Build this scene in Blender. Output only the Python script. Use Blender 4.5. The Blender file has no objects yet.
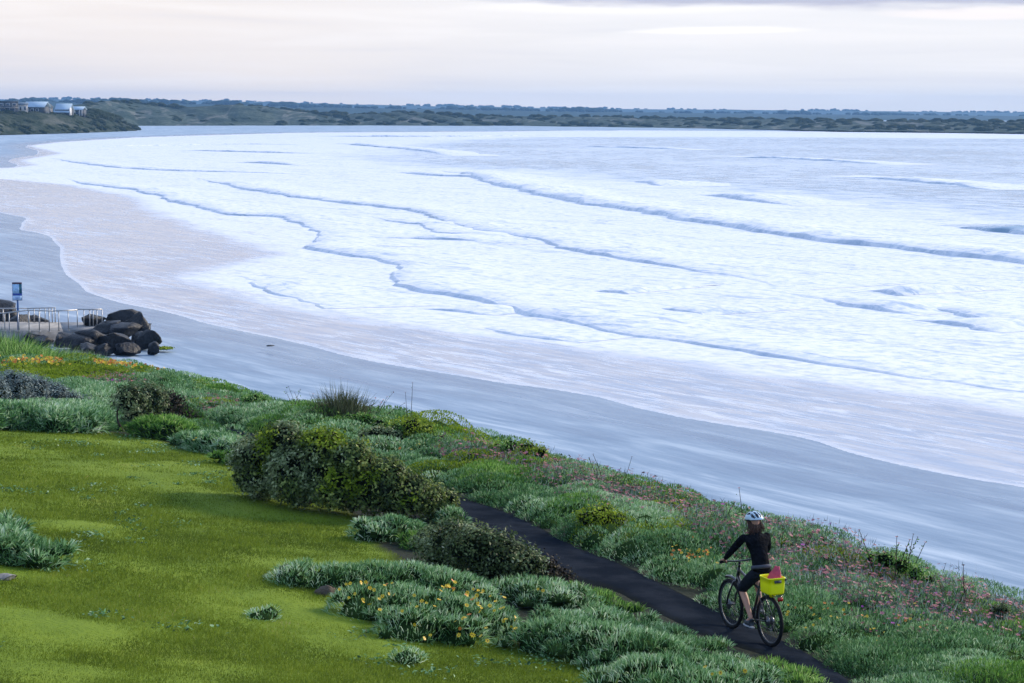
import bpy, math, random
import numpy as np
from mathutils import Vector, Matrix, Euler
random.seed(7)
RNG = np.random.default_rng(11)
scene = bpy.context.scene
COL = scene.collection
F = 1991.0; W, H = 1024, 683
CAMZ = 12.0
PITCH = math.atan(230.0 / F); ROLL = math.radians(0.29)
R = (Matrix.Rotation(math.radians(90) - PITCH, 3, 'X') @ Matrix.Rotation(ROLL, 3, 'Z'))
RN = np.array(R)

# ------------------------------------------------------------------ helpers
def ray(px, py):
    px = np.asarray(px, float); py = np.asarray(py, float)
    d = np.stack([(px - 512) / F, (341.5 - py) / F, -np.ones_like(px)], -1)
    return d @ RN.T

def on_plane(px, py, z=0.0):
    """where the photograph's line of sight through a pixel meets height z"""
    d = ray(px, py)
    t = (z - CAMZ) / d[..., 2]
    return np.stack([d[..., 0] * t, d[..., 1] * t, np.zeros_like(t) + z], -1)

def px_to_xy(pts, z=0.0):
    a = np.array(pts, float)
    return on_plane(a[:, 0], a[:, 1], z)[:, :2]

def tag(o, label=None, cat=None, group=None, kind=None):
    if label: o['label'] = label
    if cat: o['category'] = cat
    if group: o['group'] = group
    if kind: o['kind'] = kind
    return o

def empty(name, loc, rz=0.0, **kw):
    o = bpy.data.objects.new(name, None); COL.objects.link(o)
    o.empty_display_size = 0.2
    o.location = loc; o.rotation_euler = (0, 0, rz)
    return tag(o, **kw)

def link(name, me, parent=None, **kw):
    o = bpy.data.objects.new(name, me); COL.objects.link(o)
    if parent is not None: o.parent = parent
    return tag(o, **kw)

class Geo:
    """collects vertices, faces, material slots and a random value per vertex"""
    def __init__(s): s.v = []; s.f = []; s.n = 0; s.r = []
    def add(s, verts, faces, mat=0, rnd=0.5):
        verts = np.asarray(verts, float).reshape(-1, 3)
        faces = np.asarray(faces, np.int64)
        s.v.append(verts); s.f.append((faces + s.n, mat)); s.n += len(verts)
        s.r.append(np.broadcast_to(np.asarray(rnd, float), (len(verts),)).copy())
    def mesh(s, name, mats, smooth=False, origin=None, extra=None):
        me = bpy.data.meshes.new(name)
        V = np.concatenate(s.v)
        if origin is not None: V = V - np.asarray(origin)
        idx = np.concatenate([f.ravel() for f, m in s.f])
        tot = np.concatenate([np.full(len(f), f.shape[1]) for f, m in s.f])
        mi = np.concatenate([np.full(len(f), m) for f, m in s.f])
        start = np.concatenate([[0], np.cumsum(tot)[:-1]])
        me.vertices.add(len(V)); me.vertices.foreach_set('co', V.astype(np.float32).ravel())
        me.loops.add(len(idx)); me.loops.foreach_set('vertex_index', idx.astype(np.int32))
        me.polygons.add(len(tot)); me.polygons.foreach_set('loop_start', start.astype(np.int32))
        for m in mats: me.materials.append(m)
        me.polygons.foreach_set('material_index', mi.astype(np.int32))
        me.update(calc_edges=True)
        a = me.attributes.new('rnd', 'FLOAT', 'POINT'); a.data.foreach_set('value', np.concatenate(s.r).astype(np.float32))
        if extra:
            for k, arr in extra.items():
                a = me.attributes.new(k, 'FLOAT', 'POINT'); a.data.foreach_set('value', np.asarray(arr, np.float32))
        if smooth: me.polygons.foreach_set('use_smooth', np.ones(len(tot), bool))
        me.validate()
        return me

def grid_faces(nr, nc):
    i = np.arange(nr - 1)[:, None] * nc + np.arange(nc - 1)[None, :]
    return np.stack([i, i + 1, i + nc + 1, i + nc], -1).reshape(-1, 4)

def unit(a): return a / np.maximum(np.linalg.norm(a, axis=-1, keepdims=True), 1e-9)

def add_blades(g, P, D, L, Wd, bend, rnd, rng, mat=0, droop=True):
    n = len(P)
    D = unit(D); q = rng.normal(size=(n, 3)); S = unit(np.cross(D, q))
    L = np.broadcast_to(L, (n,))[:, None]; Wd = np.broadcast_to(Wd, (n,))[:, None]
    bend = np.broadcast_to(bend, (n,))[:, None]
    mid = P + D * L * 0.55 ; tip = P + D * L
    out = D.copy(); out[:, 2] = 0
    tip = tip + out * bend * L * 0.4; tip[:, 2:3] -= bend * L * 0.5
    V = np.stack([P - S * Wd * .35, P + S * Wd * .35, mid - S * Wd * .5, mid + S * Wd * .5, tip], 1).reshape(-1, 3)
    b = np.arange(n)[:, None] * 5
    g.add(V, np.concatenate([b, b + 1, b + 3, b + 2], 1), mat, np.repeat(rnd, 5))
    g.add(np.zeros((0, 3)), np.concatenate([b + 2, b + 3, b + 4], 1) - 5 * n, mat, np.zeros(0))

def add_leaves(g, P, N, size, rnd, rng, mat=0, aspect=0.55):
    n = len(P); N = unit(N)
    A = unit(np.cross(N, rng.normal(size=(n, 3)))); B = np.cross(N, A)
    s = np.broadcast_to(size, (n,))[:, None]
    # a folded pointed leaf: base, two sides lifted, tip
    V = np.stack([P - A * s * .5, P + B * s * .5 * aspect + N * s * .08, P + A * s * .5, P - B * s * .5 * aspect + N * s * .08], 1).reshape(-1, 3)
    b = np.arange(n)[:, None] * 4
    g.add(V, np.concatenate([b, b + 1, b + 2, b + 3], 1), mat, np.repeat(rnd, 4))

def add_tris(g, P, D, L, Wd, rnd, rng, mat=0):
    n = len(P); D = unit(D); S = unit(np.cross(D, rng.normal(size=(n, 3))))
    L = np.broadcast_to(L, (n,))[:, None]; Wd = np.broadcast_to(Wd, (n,))[:, None]
    V = np.stack([P - S * Wd * .5, P + S * Wd * .5, P + D * L], 1).reshape(-1, 3)
    b = np.arange(n)[:, None] * 3
    g.add(V, np.concatenate([b, b + 1, b + 2], 1), mat, np.repeat(rnd, 3))

def add_tube(g, pts, rad, n=8, mat=0, rnd=.5, cap=True):
    pts = np.asarray(pts, float); m = len(pts); rad = np.broadcast_to(rad, (m,))
    T = np.gradient(pts, axis=0); T = unit(T)
    ref = np.array([0, 0, 1.0]) if abs(T[0, 2]) < .9 else np.array([1.0, 0, 0])
    rings = []; A = unit(np.cross(T[0], ref)[None])[0]
    for i in range(m):
        A = A - T[i] * A.dot(T[i]); A /= max(np.linalg.norm(A), 1e-9); B = np.cross(T[i], A)
        a = np.linspace(0, 2 * math.pi, n, endpoint=False)
        rings.append(pts[i] + rad[i] * (np.cos(a)[:, None] * A + np.sin(a)[:, None] * B))
    V = np.concatenate(rings); fs = []
    for i in range(m - 1):
        for k in range(n):
            fs.append([i * n + k, i * n + (k + 1) % n, (i + 1) * n + (k + 1) % n, (i + 1) * n + k])
    g.add(V, fs, mat, rnd)
    if cap:
        g.add(np.zeros((0, 3)), [np.arange(n)[::-1] - len(V)], mat, np.zeros(0))
        g.add(np.zeros((0, 3)), [np.arange(n) - n], mat, np.zeros(0))

def add_box(g, c, s, rot=0.0, mat=0, rnd=.5, taper=1.0):
    c = np.asarray(c, float); hx, hy, hz = np.asarray(s, float) / 2
    V = np.array([[x * hx * (taper if z < 0 else 1), y * hy * (taper if z < 0 else 1), z * hz] for z in (-1, 1) for y in (-1, 1) for x in (-1, 1)], float)
    cr, sr = math.cos(rot), math.sin(rot)
    V = V @ np.array([[cr, sr, 0], [-sr, cr, 0], [0, 0, 1]]) + c
    g.add(V, [[0, 2, 3, 1], [4, 5, 7, 6], [0, 1, 5, 4], [2, 6, 7, 3], [0, 4, 6, 2], [1, 3, 7, 5]], mat, rnd)

def add_torus(g, c, R0, r0, axis='Y', n=48, m=8, mat=0, rnd=.5, arc=(0, 2 * math.pi)):
    a = np.linspace(arc[0], arc[1], n + 1); pts = np.stack([np.cos(a), np.zeros_like(a), np.sin(a)], -1)
    b = np.linspace(0, 2 * math.pi, m, endpoint=False)
    V = []
    for p in pts:
        for t in b: V.append(p * (R0 + r0 * math.cos(t)) + np.array([0, 1, 0]) * r0 * math.sin(t))
    V = np.array(V) + np.asarray(c)
    fs = [[i * m + k, i * m + (k + 1) % m, (i + 1) * m + (k + 1) % m, (i + 1) * m + k] for i in range(n) for k in range(m)]
    g.add(V, fs, mat, rnd)

def ico(sub=2):
    import bmesh
    bm = bmesh.new(); bmesh.ops.create_icosphere(bm, subdivisions=sub, radius=1)
    V = np.array([v.co[:] for v in bm.verts]); Fc = np.array([[v.index for v in f.verts] for f in bm.faces]); bm.free()
    return V, Fc
ICO1, ICO2, ICO3 = ico(1), ico(2), ico(3)

# smooth value noise in numpy
def vnoise(x, y, seed=0):
    def h(i, j):
        n = (i * 374761393 + j * 668265263 + seed * 982451653) & 0x7fffffff
        n = ((n ^ (n >> 13)) * 1274126177) & 0x7fffffff
        return ((n ^ (n >> 16)) & 0xffff) / 65535.0
    xi = np.floor(x).astype(np.int64); yi = np.floor(y).astype(np.int64)
    fx = x - xi; fy = y - yi; fx = fx * fx * (3 - 2 * fx); fy = fy * fy * (3 - 2 * fy)
    a = h(xi, yi); b = h(xi + 1, yi); c = h(xi, yi + 1); d = h(xi + 1, yi + 1)
    return (a * (1 - fx) + b * fx) * (1 - fy) + (c * (1 - fx) + d * fx) * fy
def fbm(x, y, seed=0, o=4):
    s = 0; a = .5; t = 0
    for k in range(o): s = s + a * vnoise(x, y, seed + k); t += a; a *= .5; x = x * 2.03; y = y * 2.03
    return s / t

def seg_dist(P, A, B):
    d = B - A; t = np.clip(((P - A) @ d) / max(d @ d, 1e-9), 0, 1)
    return np.linalg.norm(P - (A + t[:, None] * d), axis=1)
def inside(P, poly):
    c = np.zeros(len(P), bool); n = len(poly)
    for i in range(n):
        x1, y1 = poly[i]; x2, y2 = poly[(i + 1) % n]
        if y1 == y2: continue
        cond = ((y1 > P[:, 1]) != (y2 > P[:, 1])) & (P[:, 0] < (x2 - x1) * (P[:, 1] - y1) / (y2 - y1) + x1)
        c ^= cond
    return c
def sdf(P, poly):
    """signed distance to a polygon, positive inside"""
    d = np.full(len(P), 1e9)
    for i in range(len(poly)): d = np.minimum(d, seg_dist(P, poly[i], poly[(i + 1) % len(poly)]))
    return np.where(inside(P, poly), d, -d)
def sstep(x, a, b):
    t = np.clip((x - a) / (b - a), 0, 1); return t * t * (3 - 2 * t)
def smooth_line(pts, step=1.0, it=2):
    P = np.asarray(pts, float)
    for _ in range(it):   # Chaikin
        Q = [P[0]]
        for i in range(len(P) - 1): Q += [P[i] * .75 + P[i + 1] * .25, P[i] * .25 + P[i + 1] * .75]
        Q.append(P[-1]); P = np.array(Q)
    s = np.concatenate([[0], np.cumsum(np.linalg.norm(np.diff(P, axis=0), axis=1))])
    n = max(int(s[-1] / step), 2); t = np.linspace(0, s[-1], n + 1)
    return np.stack([np.interp(t, s, P[:, k]) for k in range(P.shape[1])], -1)

# ------------------------------------------------------------------ materials
class NT:
    def __init__(s, name, world=False):
        if world:
            s.m = bpy.data.worlds.new(name); scene.world = s.m
        else: s.m = bpy.data.materials.new(name)
        s.m.use_nodes = True; s.t = s.m.node_tree; s.t.nodes.clear()
    def N(s, typ, ins=None, **kw):
        n = s.t.nodes.new(typ)
        for k, v in kw.items(): setattr(n, k, v)
        for k, v in (ins or {}).items():
            sock = n.inputs[k]
            if isinstance(v, bpy.types.NodeSocket): s.t.links.new(v, sock)
            else:
                if sock.type == 'RGBA' and not isinstance(v, float) and len(v) == 3: v = (*v, 1)
                sock.default_value = v
        return n
    def math(s, op, a, b=0.0, c=0.0, clamp=False):
        n = s.N('ShaderNodeMath', {0: a, 1: b, 2: c}, operation=op, use_clamp=clamp); return n.outputs[0]
    def mapr(s, v, a, b, c=0.0, d=1.0, smooth=True):
        n = s.N('ShaderNodeMapRange', {0: v, 1: a, 2: b, 3: c, 4: d}, interpolation_type='SMOOTHSTEP' if smooth else 'LINEAR'); return n.outputs[0]
    def mix(s, f, a, b, mode='MIX'):
        n = s.t.nodes.new('ShaderNodeMix'); n.data_type = 'RGBA'; n.blend_type = mode
        for k, v in ((0, f), (6, a), (7, b)):
            if isinstance(v, bpy.types.NodeSocket): s.t.links.new(v, n.inputs[k])
            else: n.inputs[k].default_value = v if k == 0 else ((*v, 1) if len(v) == 3 else v)
        return n.outputs[2]
    def noise(s, vec, scale, detail=4, rough=.55, dist=0.0):
        return s.N('ShaderNodeTexNoise', {'Vector': vec, 'Scale': scale, 'Detail': detail, 'Roughness': rough, 'Distortion': dist}).outputs[0]
    def attr(s, name): return s.N('ShaderNodeAttribute', attribute_name=name).outputs['Fac']
    def pos(s): return s.N('ShaderNodeNewGeometry').outputs['Position']
    def scalev(s, v, x, y, z): return s.N('ShaderNodeVectorMath', {0: v, 1: (x, y, z)}, operation='MULTIPLY').outputs[0]
    def ramp(s, f, stops):
        n = s.N('ShaderNodeValToRGB', {0: f}); cr = n.color_ramp
        while len(cr.elements) < len(stops): cr.elements.new(.5)
        for e, (p, c) in zip(cr.elements, stops): e.position = p; e.color = (*c, 1)
        return n.outputs[0]
    def out(s, sh, vol=None):
        o = s.N('ShaderNodeOutputMaterial' if isinstance(s.m, bpy.types.Material) else 'ShaderNodeOutputWorld')
        if sh is not None: s.t.links.new(sh, o.inputs['Surface'])
        if vol is not None: s.t.links.new(vol, o.inputs['Volume'])
        return s.m
    def princ(s, **kw):
        d = {k.replace('_', ' '): v for k, v in kw.items()}
        return s.N('ShaderNodeBsdfPrincipled', d)

def mat_plain(name, col, rough=.6, metal=0.0, spec=.5, var=.25, scale=8, bump=0.0, coat=0.0):
    n = NT(name); p = n.pos()
    f = n.noise(p, scale, 4)
    c = n.mix(n.mapr(f, .3, .7), tuple(x * (1 - var) for x in col), tuple(min(x * (1 + var), 1) for x in col))
    b = n.princ(Base_Color=c, Roughness=rough, Metallic=metal, Specular_IOR_Level=spec, Coat_Weight=coat)
    if bump:
        bm = n.N('ShaderNodeBump', {'Height': n.noise(p, scale * 3, 5), 'Strength': bump, 'Distance': .05})
        n.t.links.new(bm.outputs[0], b.inputs['Normal'])
    return n.out(b.outputs[0])

def mat_leaf(name, stops, rough=.5, spec=.3, trans=.2, nscale=.8, namp=.35):
    n = NT(name); p = n.pos()
    f = n.math('ADD', n.attr('rnd'), n.math('MULTIPLY', n.math('SUBTRACT', n.noise(p, nscale, 3), .5), namp * 2), clamp=True)
    c = n.ramp(f, stops)
    b = n.princ(Base_Color=c, Roughness=rough, Specular_IOR_Level=spec)
    t = n.N('ShaderNodeBsdfTranslucent', {'Color': c})
    m = n.N('ShaderNodeMixShader', {0: trans, 1: b.outputs[0], 2: t.outputs[0]})
    return n.out(m.outputs[0])

# ------------------------------------------------------------------ camera, light, sky
cam = bpy.data.cameras.new('camera'); cam_o = bpy.data.objects.new('camera', cam); COL.objects.link(cam_o)
cam.sensor_width = 36; cam.lens = F * 36 / 1024; cam.clip_start = .5; cam.clip_end = 30000
cam_o.location = (0, 0, CAMZ); cam_o.rotation_euler = R.to_euler(); scene.camera = cam_o
SUN_AZ, SUN_EL = math.radians(52), math.radians(24)     # azimuth clockwise from +Y
sd = Vector((math.sin(SUN_AZ) * math.cos(SUN_EL), math.cos(SUN_AZ) * math.cos(SUN_EL), math.sin(SUN_EL)))
sl = bpy.data.lights.new('sun', 'SUN'); sl.energy = 3.5; sl.angle = math.radians(14); sl.color = (1.0, .86, .68)
so = bpy.data.objects.new('sun', sl); COL.objects.link(so); so.rotation_euler = sd.to_track_quat('Z', 'Y').to_euler(); so.location = sd * 60

def build_world():
    n = NT('World', True)
    tc = n.N('ShaderNodeTexCoord').outputs['Generated']
    sx = n.N('ShaderNodeSeparateXYZ', {0: tc}); X, Y, Z = sx.outputs
    sky = n.N('ShaderNodeTexSky', sky_type='NISHITA', sun_disc=False, sun_elevation=SUN_EL, sun_rotation=SUN_AZ, air_density=1.0, dust_density=1.0, ozone_density=2.0)
    skyc = n.mix(1.0, sky.outputs[0], (.085, .085, .085), 'MULTIPLY')
    front = n.mapr(n.math('ADD', n.math('MULTIPLY', Y, .85), n.math('MULTIPLY', X, .5)), -.4, .8)
    cf = n.ramp(Z, [(0, (.79, .755, .73)), (.055, (.76, .755, .775)), (.11, (.62, .75, .96)), (.25, (.58, .78, 1.18)), (.5, (.58, .84, 1.36)), (1, (.60, .84, 1.32))])
    cb = n.ramp(Z, [(0, (.32, .50, .85)), (.3, (.36, .60, 1.05)), (1, (.60, .84, 1.32))])
    cloud = n.mix(front, cb, cf)
    # warm light low on the left, lavender on the right
    warm = n.math('MULTIPLY', n.mapr(X, .10, -.20), n.mapr(Z, .42, .03))
    cloud = n.mix(n.math('MULTIPLY', warm, .6), cloud, (.82, .72, .65))
    glow = n.math('MULTIPLY', n.mapr(n.math('ABSOLUTE', n.math('ADD', X, .11)), .10, .0), n.mapr(Z, .035, .003))
    cloud = n.mix(n.math('MULTIPLY', glow, .5), cloud, (.95, .82, .68))
    # soft streaks
    v1 = n.scalev(tc, 5, 5, 90)
    s1 = n.noise(v1, 1.0, 5, .5, .4)
    cloud = n.mix(n.math('MULTIPLY', n.mapr(s1, .48, .68), .40), cloud, (.90, .86, .84))
    cloud = n.mix(n.math('MULTIPLY', n.mapr(s1, .50, .30), .30), cloud, (.62, .61, .66))
    # a pale streak right of centre
    def patch(cx, cz, wx, wz):
        dx = n.math('DIVIDE', n.math('SUBTRACT', X, cx), wx)
        dz = n.math('DIVIDE', n.math('SUBTRACT', Z, n.math('ADD', cz, n.math('MULTIPLY', n.math('SUBTRACT', s1, .5), .012))), wz)
        r = n.math('ADD', n.math('MULTIPLY', dx, dx), n.math('MULTIPLY', dz, dz))
        return n.mapr(r, 1.0, .1)
    cloud = n.mix(n.math('MULTIPLY', patch(.10, .0395, .055, .0035), .75), cloud, (.96, .92, .89))
    cloud = n.mix(n.math('MULTIPLY', patch(.05, .050, .09, .004), .4), cloud, (.96, .93, .90))
    cloud = n.mix(n.math('MULTIPLY', patch(.22, .049, .05, .004), .6), cloud, (.93, .85, .82))
    # dark cloud edge along the top right
    v2 = n.scalev(tc, 14, 14, 120)
    e = n.math('ADD', Z, n.math('MULTIPLY', n.math('SUBTRACT', n.noise(v2, 1, 5), .5), .010))
    e = n.math('ADD', e, n.math('MULTIPLY', n.mapr(X, -.10, .10), .0065))
    dark = n.math('MULTIPLY', n.mapr(e, .0566, .0612), n.mapr(Z, .22, .10))
    dark = n.math('MULTIPLY', dark, n.mapr(Y, .3, .8))
    cloud = n.mix(n.math('MULTIPLY', dark, .85), cloud, (.40, .41, .54))
    cover = n.mapr(Z, .25, .8, .97, .45)
    c = n.mix(cover, skyc, cloud)
    bg = n.N('ShaderNodeBackground', {'Color': c, 'Strength': 1.0})
    n.out(bg.outputs[0])
build_world()
scene.view_settings.view_transform = 'Standard'; scene.view_settings.look = 'None'
scene.view_settings.exposure = 0.38; scene.view_settings.gamma = 1
# ------------------------------------------------------------------ shore lines (traced on the ground plane)
WASH = px_to_xy([(1500, 600), (1150, 512), (1024, 485), (970, 478), (883, 461), (850, 455), (828, 449), (805, 441), (753, 428), (667, 413), (580, 391.5), (484, 379), (398, 364), (333, 351), (269, 334), (200, 323), (186, 319), (133, 306), (100, 296), (73, 279), (53, 263), (60, 243), (50, 235), (10, 228), (30, 220), (0, 213), (-60, 196), (-120, 180), (-60, 170), (-10, 168), (28, 166.5), (0, 160), (45, 153), (18, 145.5), (60, 141), (140, 136.5), (300, 132), (420, 131.3), (512, 130.8), (600, 129.8), (760, 130.6), (900, 132), (1024, 133.5), (1150, 136)])
far = np.array([[2600, 1250], [3000, 400], [400, 20], [120, 30]])
def chaikin(P):
    Q = [P[0]]
    for i in range(len(P) - 1): Q += [P[i] * .75 + P[i + 1] * .25, P[i] * .25 + P[i + 1] * .75]
    return np.array(Q + [P[-1]])
WASH = chaikin(WASH); WASH = WASH + (vnoise(WASH[:, 0] * .15, WASH[:, 1] * .15, 2)[:, None] - .5) * 1.2
WATER = np.concatenate([WASH, far])
FOAM = px_to_xy([(1500, 470), (1024, 413), (949, 402), (840, 385), (753, 376), (667, 361), (580, 351), (527, 342), (441, 332), (363, 323), (332, 316), (266, 303), (213, 289), (173, 281), (186, 273), (232, 263), (272, 254.5), (266, 249.5), (232, 241), (200, 230), (160, 216), (140, 206), (133, 198), (66, 185), (0, 179), (-120, 175), (-10, 169), (34, 165.5), (20, 160), (60, 153.5), (28, 145.8), (60, 142), (140, 137.2), (300, 132.6), (512, 131.4), (600, 130.2), (760, 131), (900, 132.3), (1150, 136.4)])
FOAM = np.concatenate([FOAM, far])
OPEN = px_to_xy([(390, 156), (430, 148), (470, 141), (540, 137.5), (700, 137), (1024, 139), (1500, 146), (1500, 300), (1180, 236), (1024, 214), (900, 199), (760, 187), (640, 179), (560, 171.5), (450, 165)])

def beach_z(P):
    d = -sdf(P, WATER)                       # metres landward of the wash line
    z = np.clip(d * .040, -2.5, 1.1)
    far_ = sstep(P[:, 1], 500, 900)
    return np.where(d > 0, z * (1 - far_) + far_ * np.clip(d * .01, 0, 1.6), z)

# ------------------------------------------------------------------ land surface through known spots
SPOTS = [(860, 690, 4.92), (795, 655, 4.88), (740, 630, 4.86), (690, 605, 4.84), (640, 584, 4.80), (560, 545, 4.70), (480, 508, 4.5), (400, 478, 4.2), (300, 452, 3.75), (212, 431, 3.2), (140, 402, 2.7), (60, 370, 1.9), (0, 352, 1.7),
 (0, 683, 6.9), (250, 683, 6.3), (480, 683, 5.7), (620, 683, 5.4), (0, 560, 6.1), (200, 560, 5.7), (380, 600, 5.4), (0, 480, 5.3), (200, 480, 4.8), (0, 432, 4.6), (110, 432, 4.3), (230, 462, 4.3), (340, 520, 4.75), (440, 560, 4.9), (540, 640, 5.2),
 (1024, 645, 4.4), (940, 608, 4.4), (850, 575, 4.4), (740, 540, 4.35), (640, 505, 4.3), (560, 479, 4.15), (450, 448, 3.8), (380, 424, 3.5), (330, 417, 3.25), (240, 410, 2.8), (150, 380, 2.1), (95, 372, 1.7),
 (900, 666, 4.78), (980, 664, 4.6), (760, 568, 4.6), (620, 520, 4.5)]
a = np.array(SPOTS); CP = on_plane(a[:, 0], a[:, 1], a[:, 2])
crest = CP[28:40][:, :]
cr2 = smooth_line(crest, 3.0, 1); T = unit(np.gradient(cr2[:, :2], axis=0)); NRM = np.stack([T[:, 1], -T[:, 0]], -1)   # seaward
toes = []
for k in range(0, len(cr2), 2):
    for dd, z in ((2.2, -.55), (5.0, -2.6), (9.0, -5.0)):
        toes.append([cr2[k, 0] + NRM[k, 0] * dd, cr2[k, 1] + NRM[k, 1] * dd, cr2[k, 2] + z])
more = [(0, 4, 9.6), (-15, 5, 9.8), (12, 5, 7.2), (-15, 25, 7.3), (-30, 25, 8.2), (-30, 45, 6), (-22, 55, 4.5), (-22, 66, 2.9), (-35, 65, 3.8), (-40, 80, 2.4), (-20, 86, 1.2), (-27, 88, 1.2), (-40, 92, 1.2), (-18.5, 84, .7), (9, 15, 5.6), (16, 12, 4.2), (14, 22, 3.4), (20, 5, 3.5), (-15, -12, 11), (15, -12, 7), (-22, 93, .7), (-30, 95, .6), (-17, 90, 0)]
CP = np.concatenate([CP, np.array(toes), np.array(more)])
def tps_fit(C, lam=.02):
    n = len(C); d = np.linalg.norm(C[:, None, :2] - C[None, :, :2], axis=-1); d = d / 10
    K = np.where(d > 0, d * d * np.log(np.maximum(d, 1e-9)), 0) + lam * np.eye(n)
    Pm = np.concatenate([np.ones((n, 1)), C[:, :2] / 10], 1)
    A = np.block([[K, Pm], [Pm.T, np.zeros((3, 3))]])
    return np.linalg.solve(A, np.concatenate([C[:, 2], np.zeros(3)]))
TW = tps_fit(CP)
def land_z(P):
    P = np.atleast_2d(P)[:, :2]; out = np.empty(len(P))
    for s in range(0, len(P), 20000):
        Q = P[s:s + 20000]; d = np.linalg.norm(Q[:, None] - CP[None, :, :2], axis=-1) / 10
        out[s:s + 20000] = np.where(d > 0, d * d * np.log(np.maximum(d, 1e-9)), 0) @ TW[:-3] + TW[-3] + (Q / 10) @ TW[-2:]
    return out
def hit(px, py):
    px = np.atleast_1d(np.asarray(px, float)); py = np.atleast_1d(np.asarray(py, float)); z = np.full(len(px), 4.3)
    for _ in range(25):
        P = on_plane(px, py, z); z = z * .4 + np.clip(land_z(P), .2, 9) * .6
    P = on_plane(px, py, z); P[:, 2] = land_z(P); return P
def proj(P):
    P = np.atleast_2d(P); d = (P - np.array([0, 0, CAMZ])) @ RN
    return np.stack([512 + F * d[:, 0] / -d[:, 2], 341.5 - F * d[:, 1] / -d[:, 2]], -1)
_cp = proj(np.column_stack([cr2[:, :2], land_z(cr2[:, :2])])); _cp = _cp[np.argsort(_cp[:, 0])]
def crest_py(px): return np.interp(px, _cp[:, 0], _cp[:, 1])
print('hit check', hit([769, 0, 100, 340], [648, 683, 430, 520]))

UP_E = [(905, 712), (853, 683), (838, 670), (788, 642), (752, 627), (719, 611), (674, 589), (627.5, 565), (572, 545), (536.7, 524), (498.6, 507), (457.6, 496), (420, 482), (380, 470), (330, 457), (270, 441), (226, 427), (190, 416), (140, 398), (100, 384), (60, 366)]
LO_E = [(870, 720), (819, 688), (806, 676), (792, 664), (746, 651), (699, 637), (673, 621), (640, 607), (616, 591), (575, 584), (528, 552), (466, 525), (440, 513), (400, 494), (350, 476), (290, 459), (225, 437), (185, 424), (135, 405), (95, 390), (55, 371)]
def edge(e):
    e = np.array(e); return smooth_line(hit(e[:, 0], e[:, 1])[:, :2], .4, 2)
UE, LE = edge(UP_E), edge(LO_E)
n = 220
UE = np.stack([np.interp(np.linspace(0, 1, n), np.linspace(0, 1, len(UE)), UE[:, k]) for k in (0, 1)], -1)
LE = np.stack([np.interp(np.linspace(0, 1, n), np.linspace(0, 1, len(LE)), LE[:, k]) for k in (0, 1)], -1)
PATHPOLY = np.concatenate([UE, LE[::-1]])
mid = (UE + LE) / 2
LAWN = hit(*np.array([(-60, 426), (0, 428), (100, 432), (150, 440), (215, 458), (240, 474), (275, 488), (330, 505), (350, 520), (352, 534), (395, 560), (430, 590), (480, 620), (520, 650), (600, 672), (640, 700), (640, 800), (-100, 800)], float).T)[:, :2]
CARPET = hit(*np.array([(905, 712), (853, 683), (788, 642), (719, 611), (674, 589), (627, 565), (572, 545), (536, 524), (498, 507), (457, 496), (400, 474), (330, 455), (260, 452), (225, 458), (175, 440), (130, 432), (100, 428), (0, 424), (-60, 420), (-60, 350), (0, 350), (80, 367)], float).T)[:, :2]
CARPET = np.concatenate([CARPET, (cr2[:, :2] + NRM * 3.2)[::-1], hit([1100], [640])[:, :2] + [[3, 0]], hit([1080], [712])[:, :2]])

def build_land():
    xs = np.arange(-46, 24, .33); ys = np.arange(-12, 98, .33)
    X, Y = np.meshgrid(xs, ys); P = np.stack([X.ravel(), Y.ravel()], -1)
    z = land_z(P); nzz = (fbm(P[:, 0] * .6, P[:, 1] * .6, 3) - .5) * .10
    pd = np.full(len(P), 9.)
    near = (np.abs(P[:, 0]) < 30) & (P[:, 1] > 18)
    dd = sdf(P[near], PATHPOLY[::4]); nzz[near] *= sstep(-dd, .1, 1.3); z = z + nzz
    lm = np.clip(sdf(P, LAWN), -3, 3)
    # sink edges below the sand so the bank runs out into the beach
    g = Geo(); g.add(np.column_stack([P, z]), grid_faces(len(ys), len(xs)))
    n = NT('turf_soil'); p = n.pos()
    a1 = n.noise(n.scalev(p, 1, .55, 1), .9, 5, .6); a2 = n.noise(p, 14, 4)
    cg = n.ramp(n.math('ADD', n.math('MULTIPLY', a1, .7), n.math('MULTIPLY', a2, .3)), [(.28, (.09, .14, .008)), (.45, (.13, .20, .012)), (.6, (.17, .24, .016)), (.75, (.20, .20, .035))])
    cs = n.mix(n.mapr(a2, .3, .7), (.010, .016, .007), (.022, .026, .014))
    c = n.mix(n.mapr(n.math('ADD', n.attr('lawn'), n.math('MULTIPLY', n.math('SUBTRACT', a1, .5), .8)), -.25, .15), cs, cg)
    bp = n.N('ShaderNodeBump', {'Height': a2, 'Strength': .6, 'Distance': .06})
    b = n.princ(Base_Color=c, Roughness=.9, Specular_IOR_Level=.15, Normal=bp.outputs[0])
    me = g.mesh('ground', [n.out(b.outputs[0])], True, extra={'lawn': lm})
    link('ground', me, kind='structure')
build_land()

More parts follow.
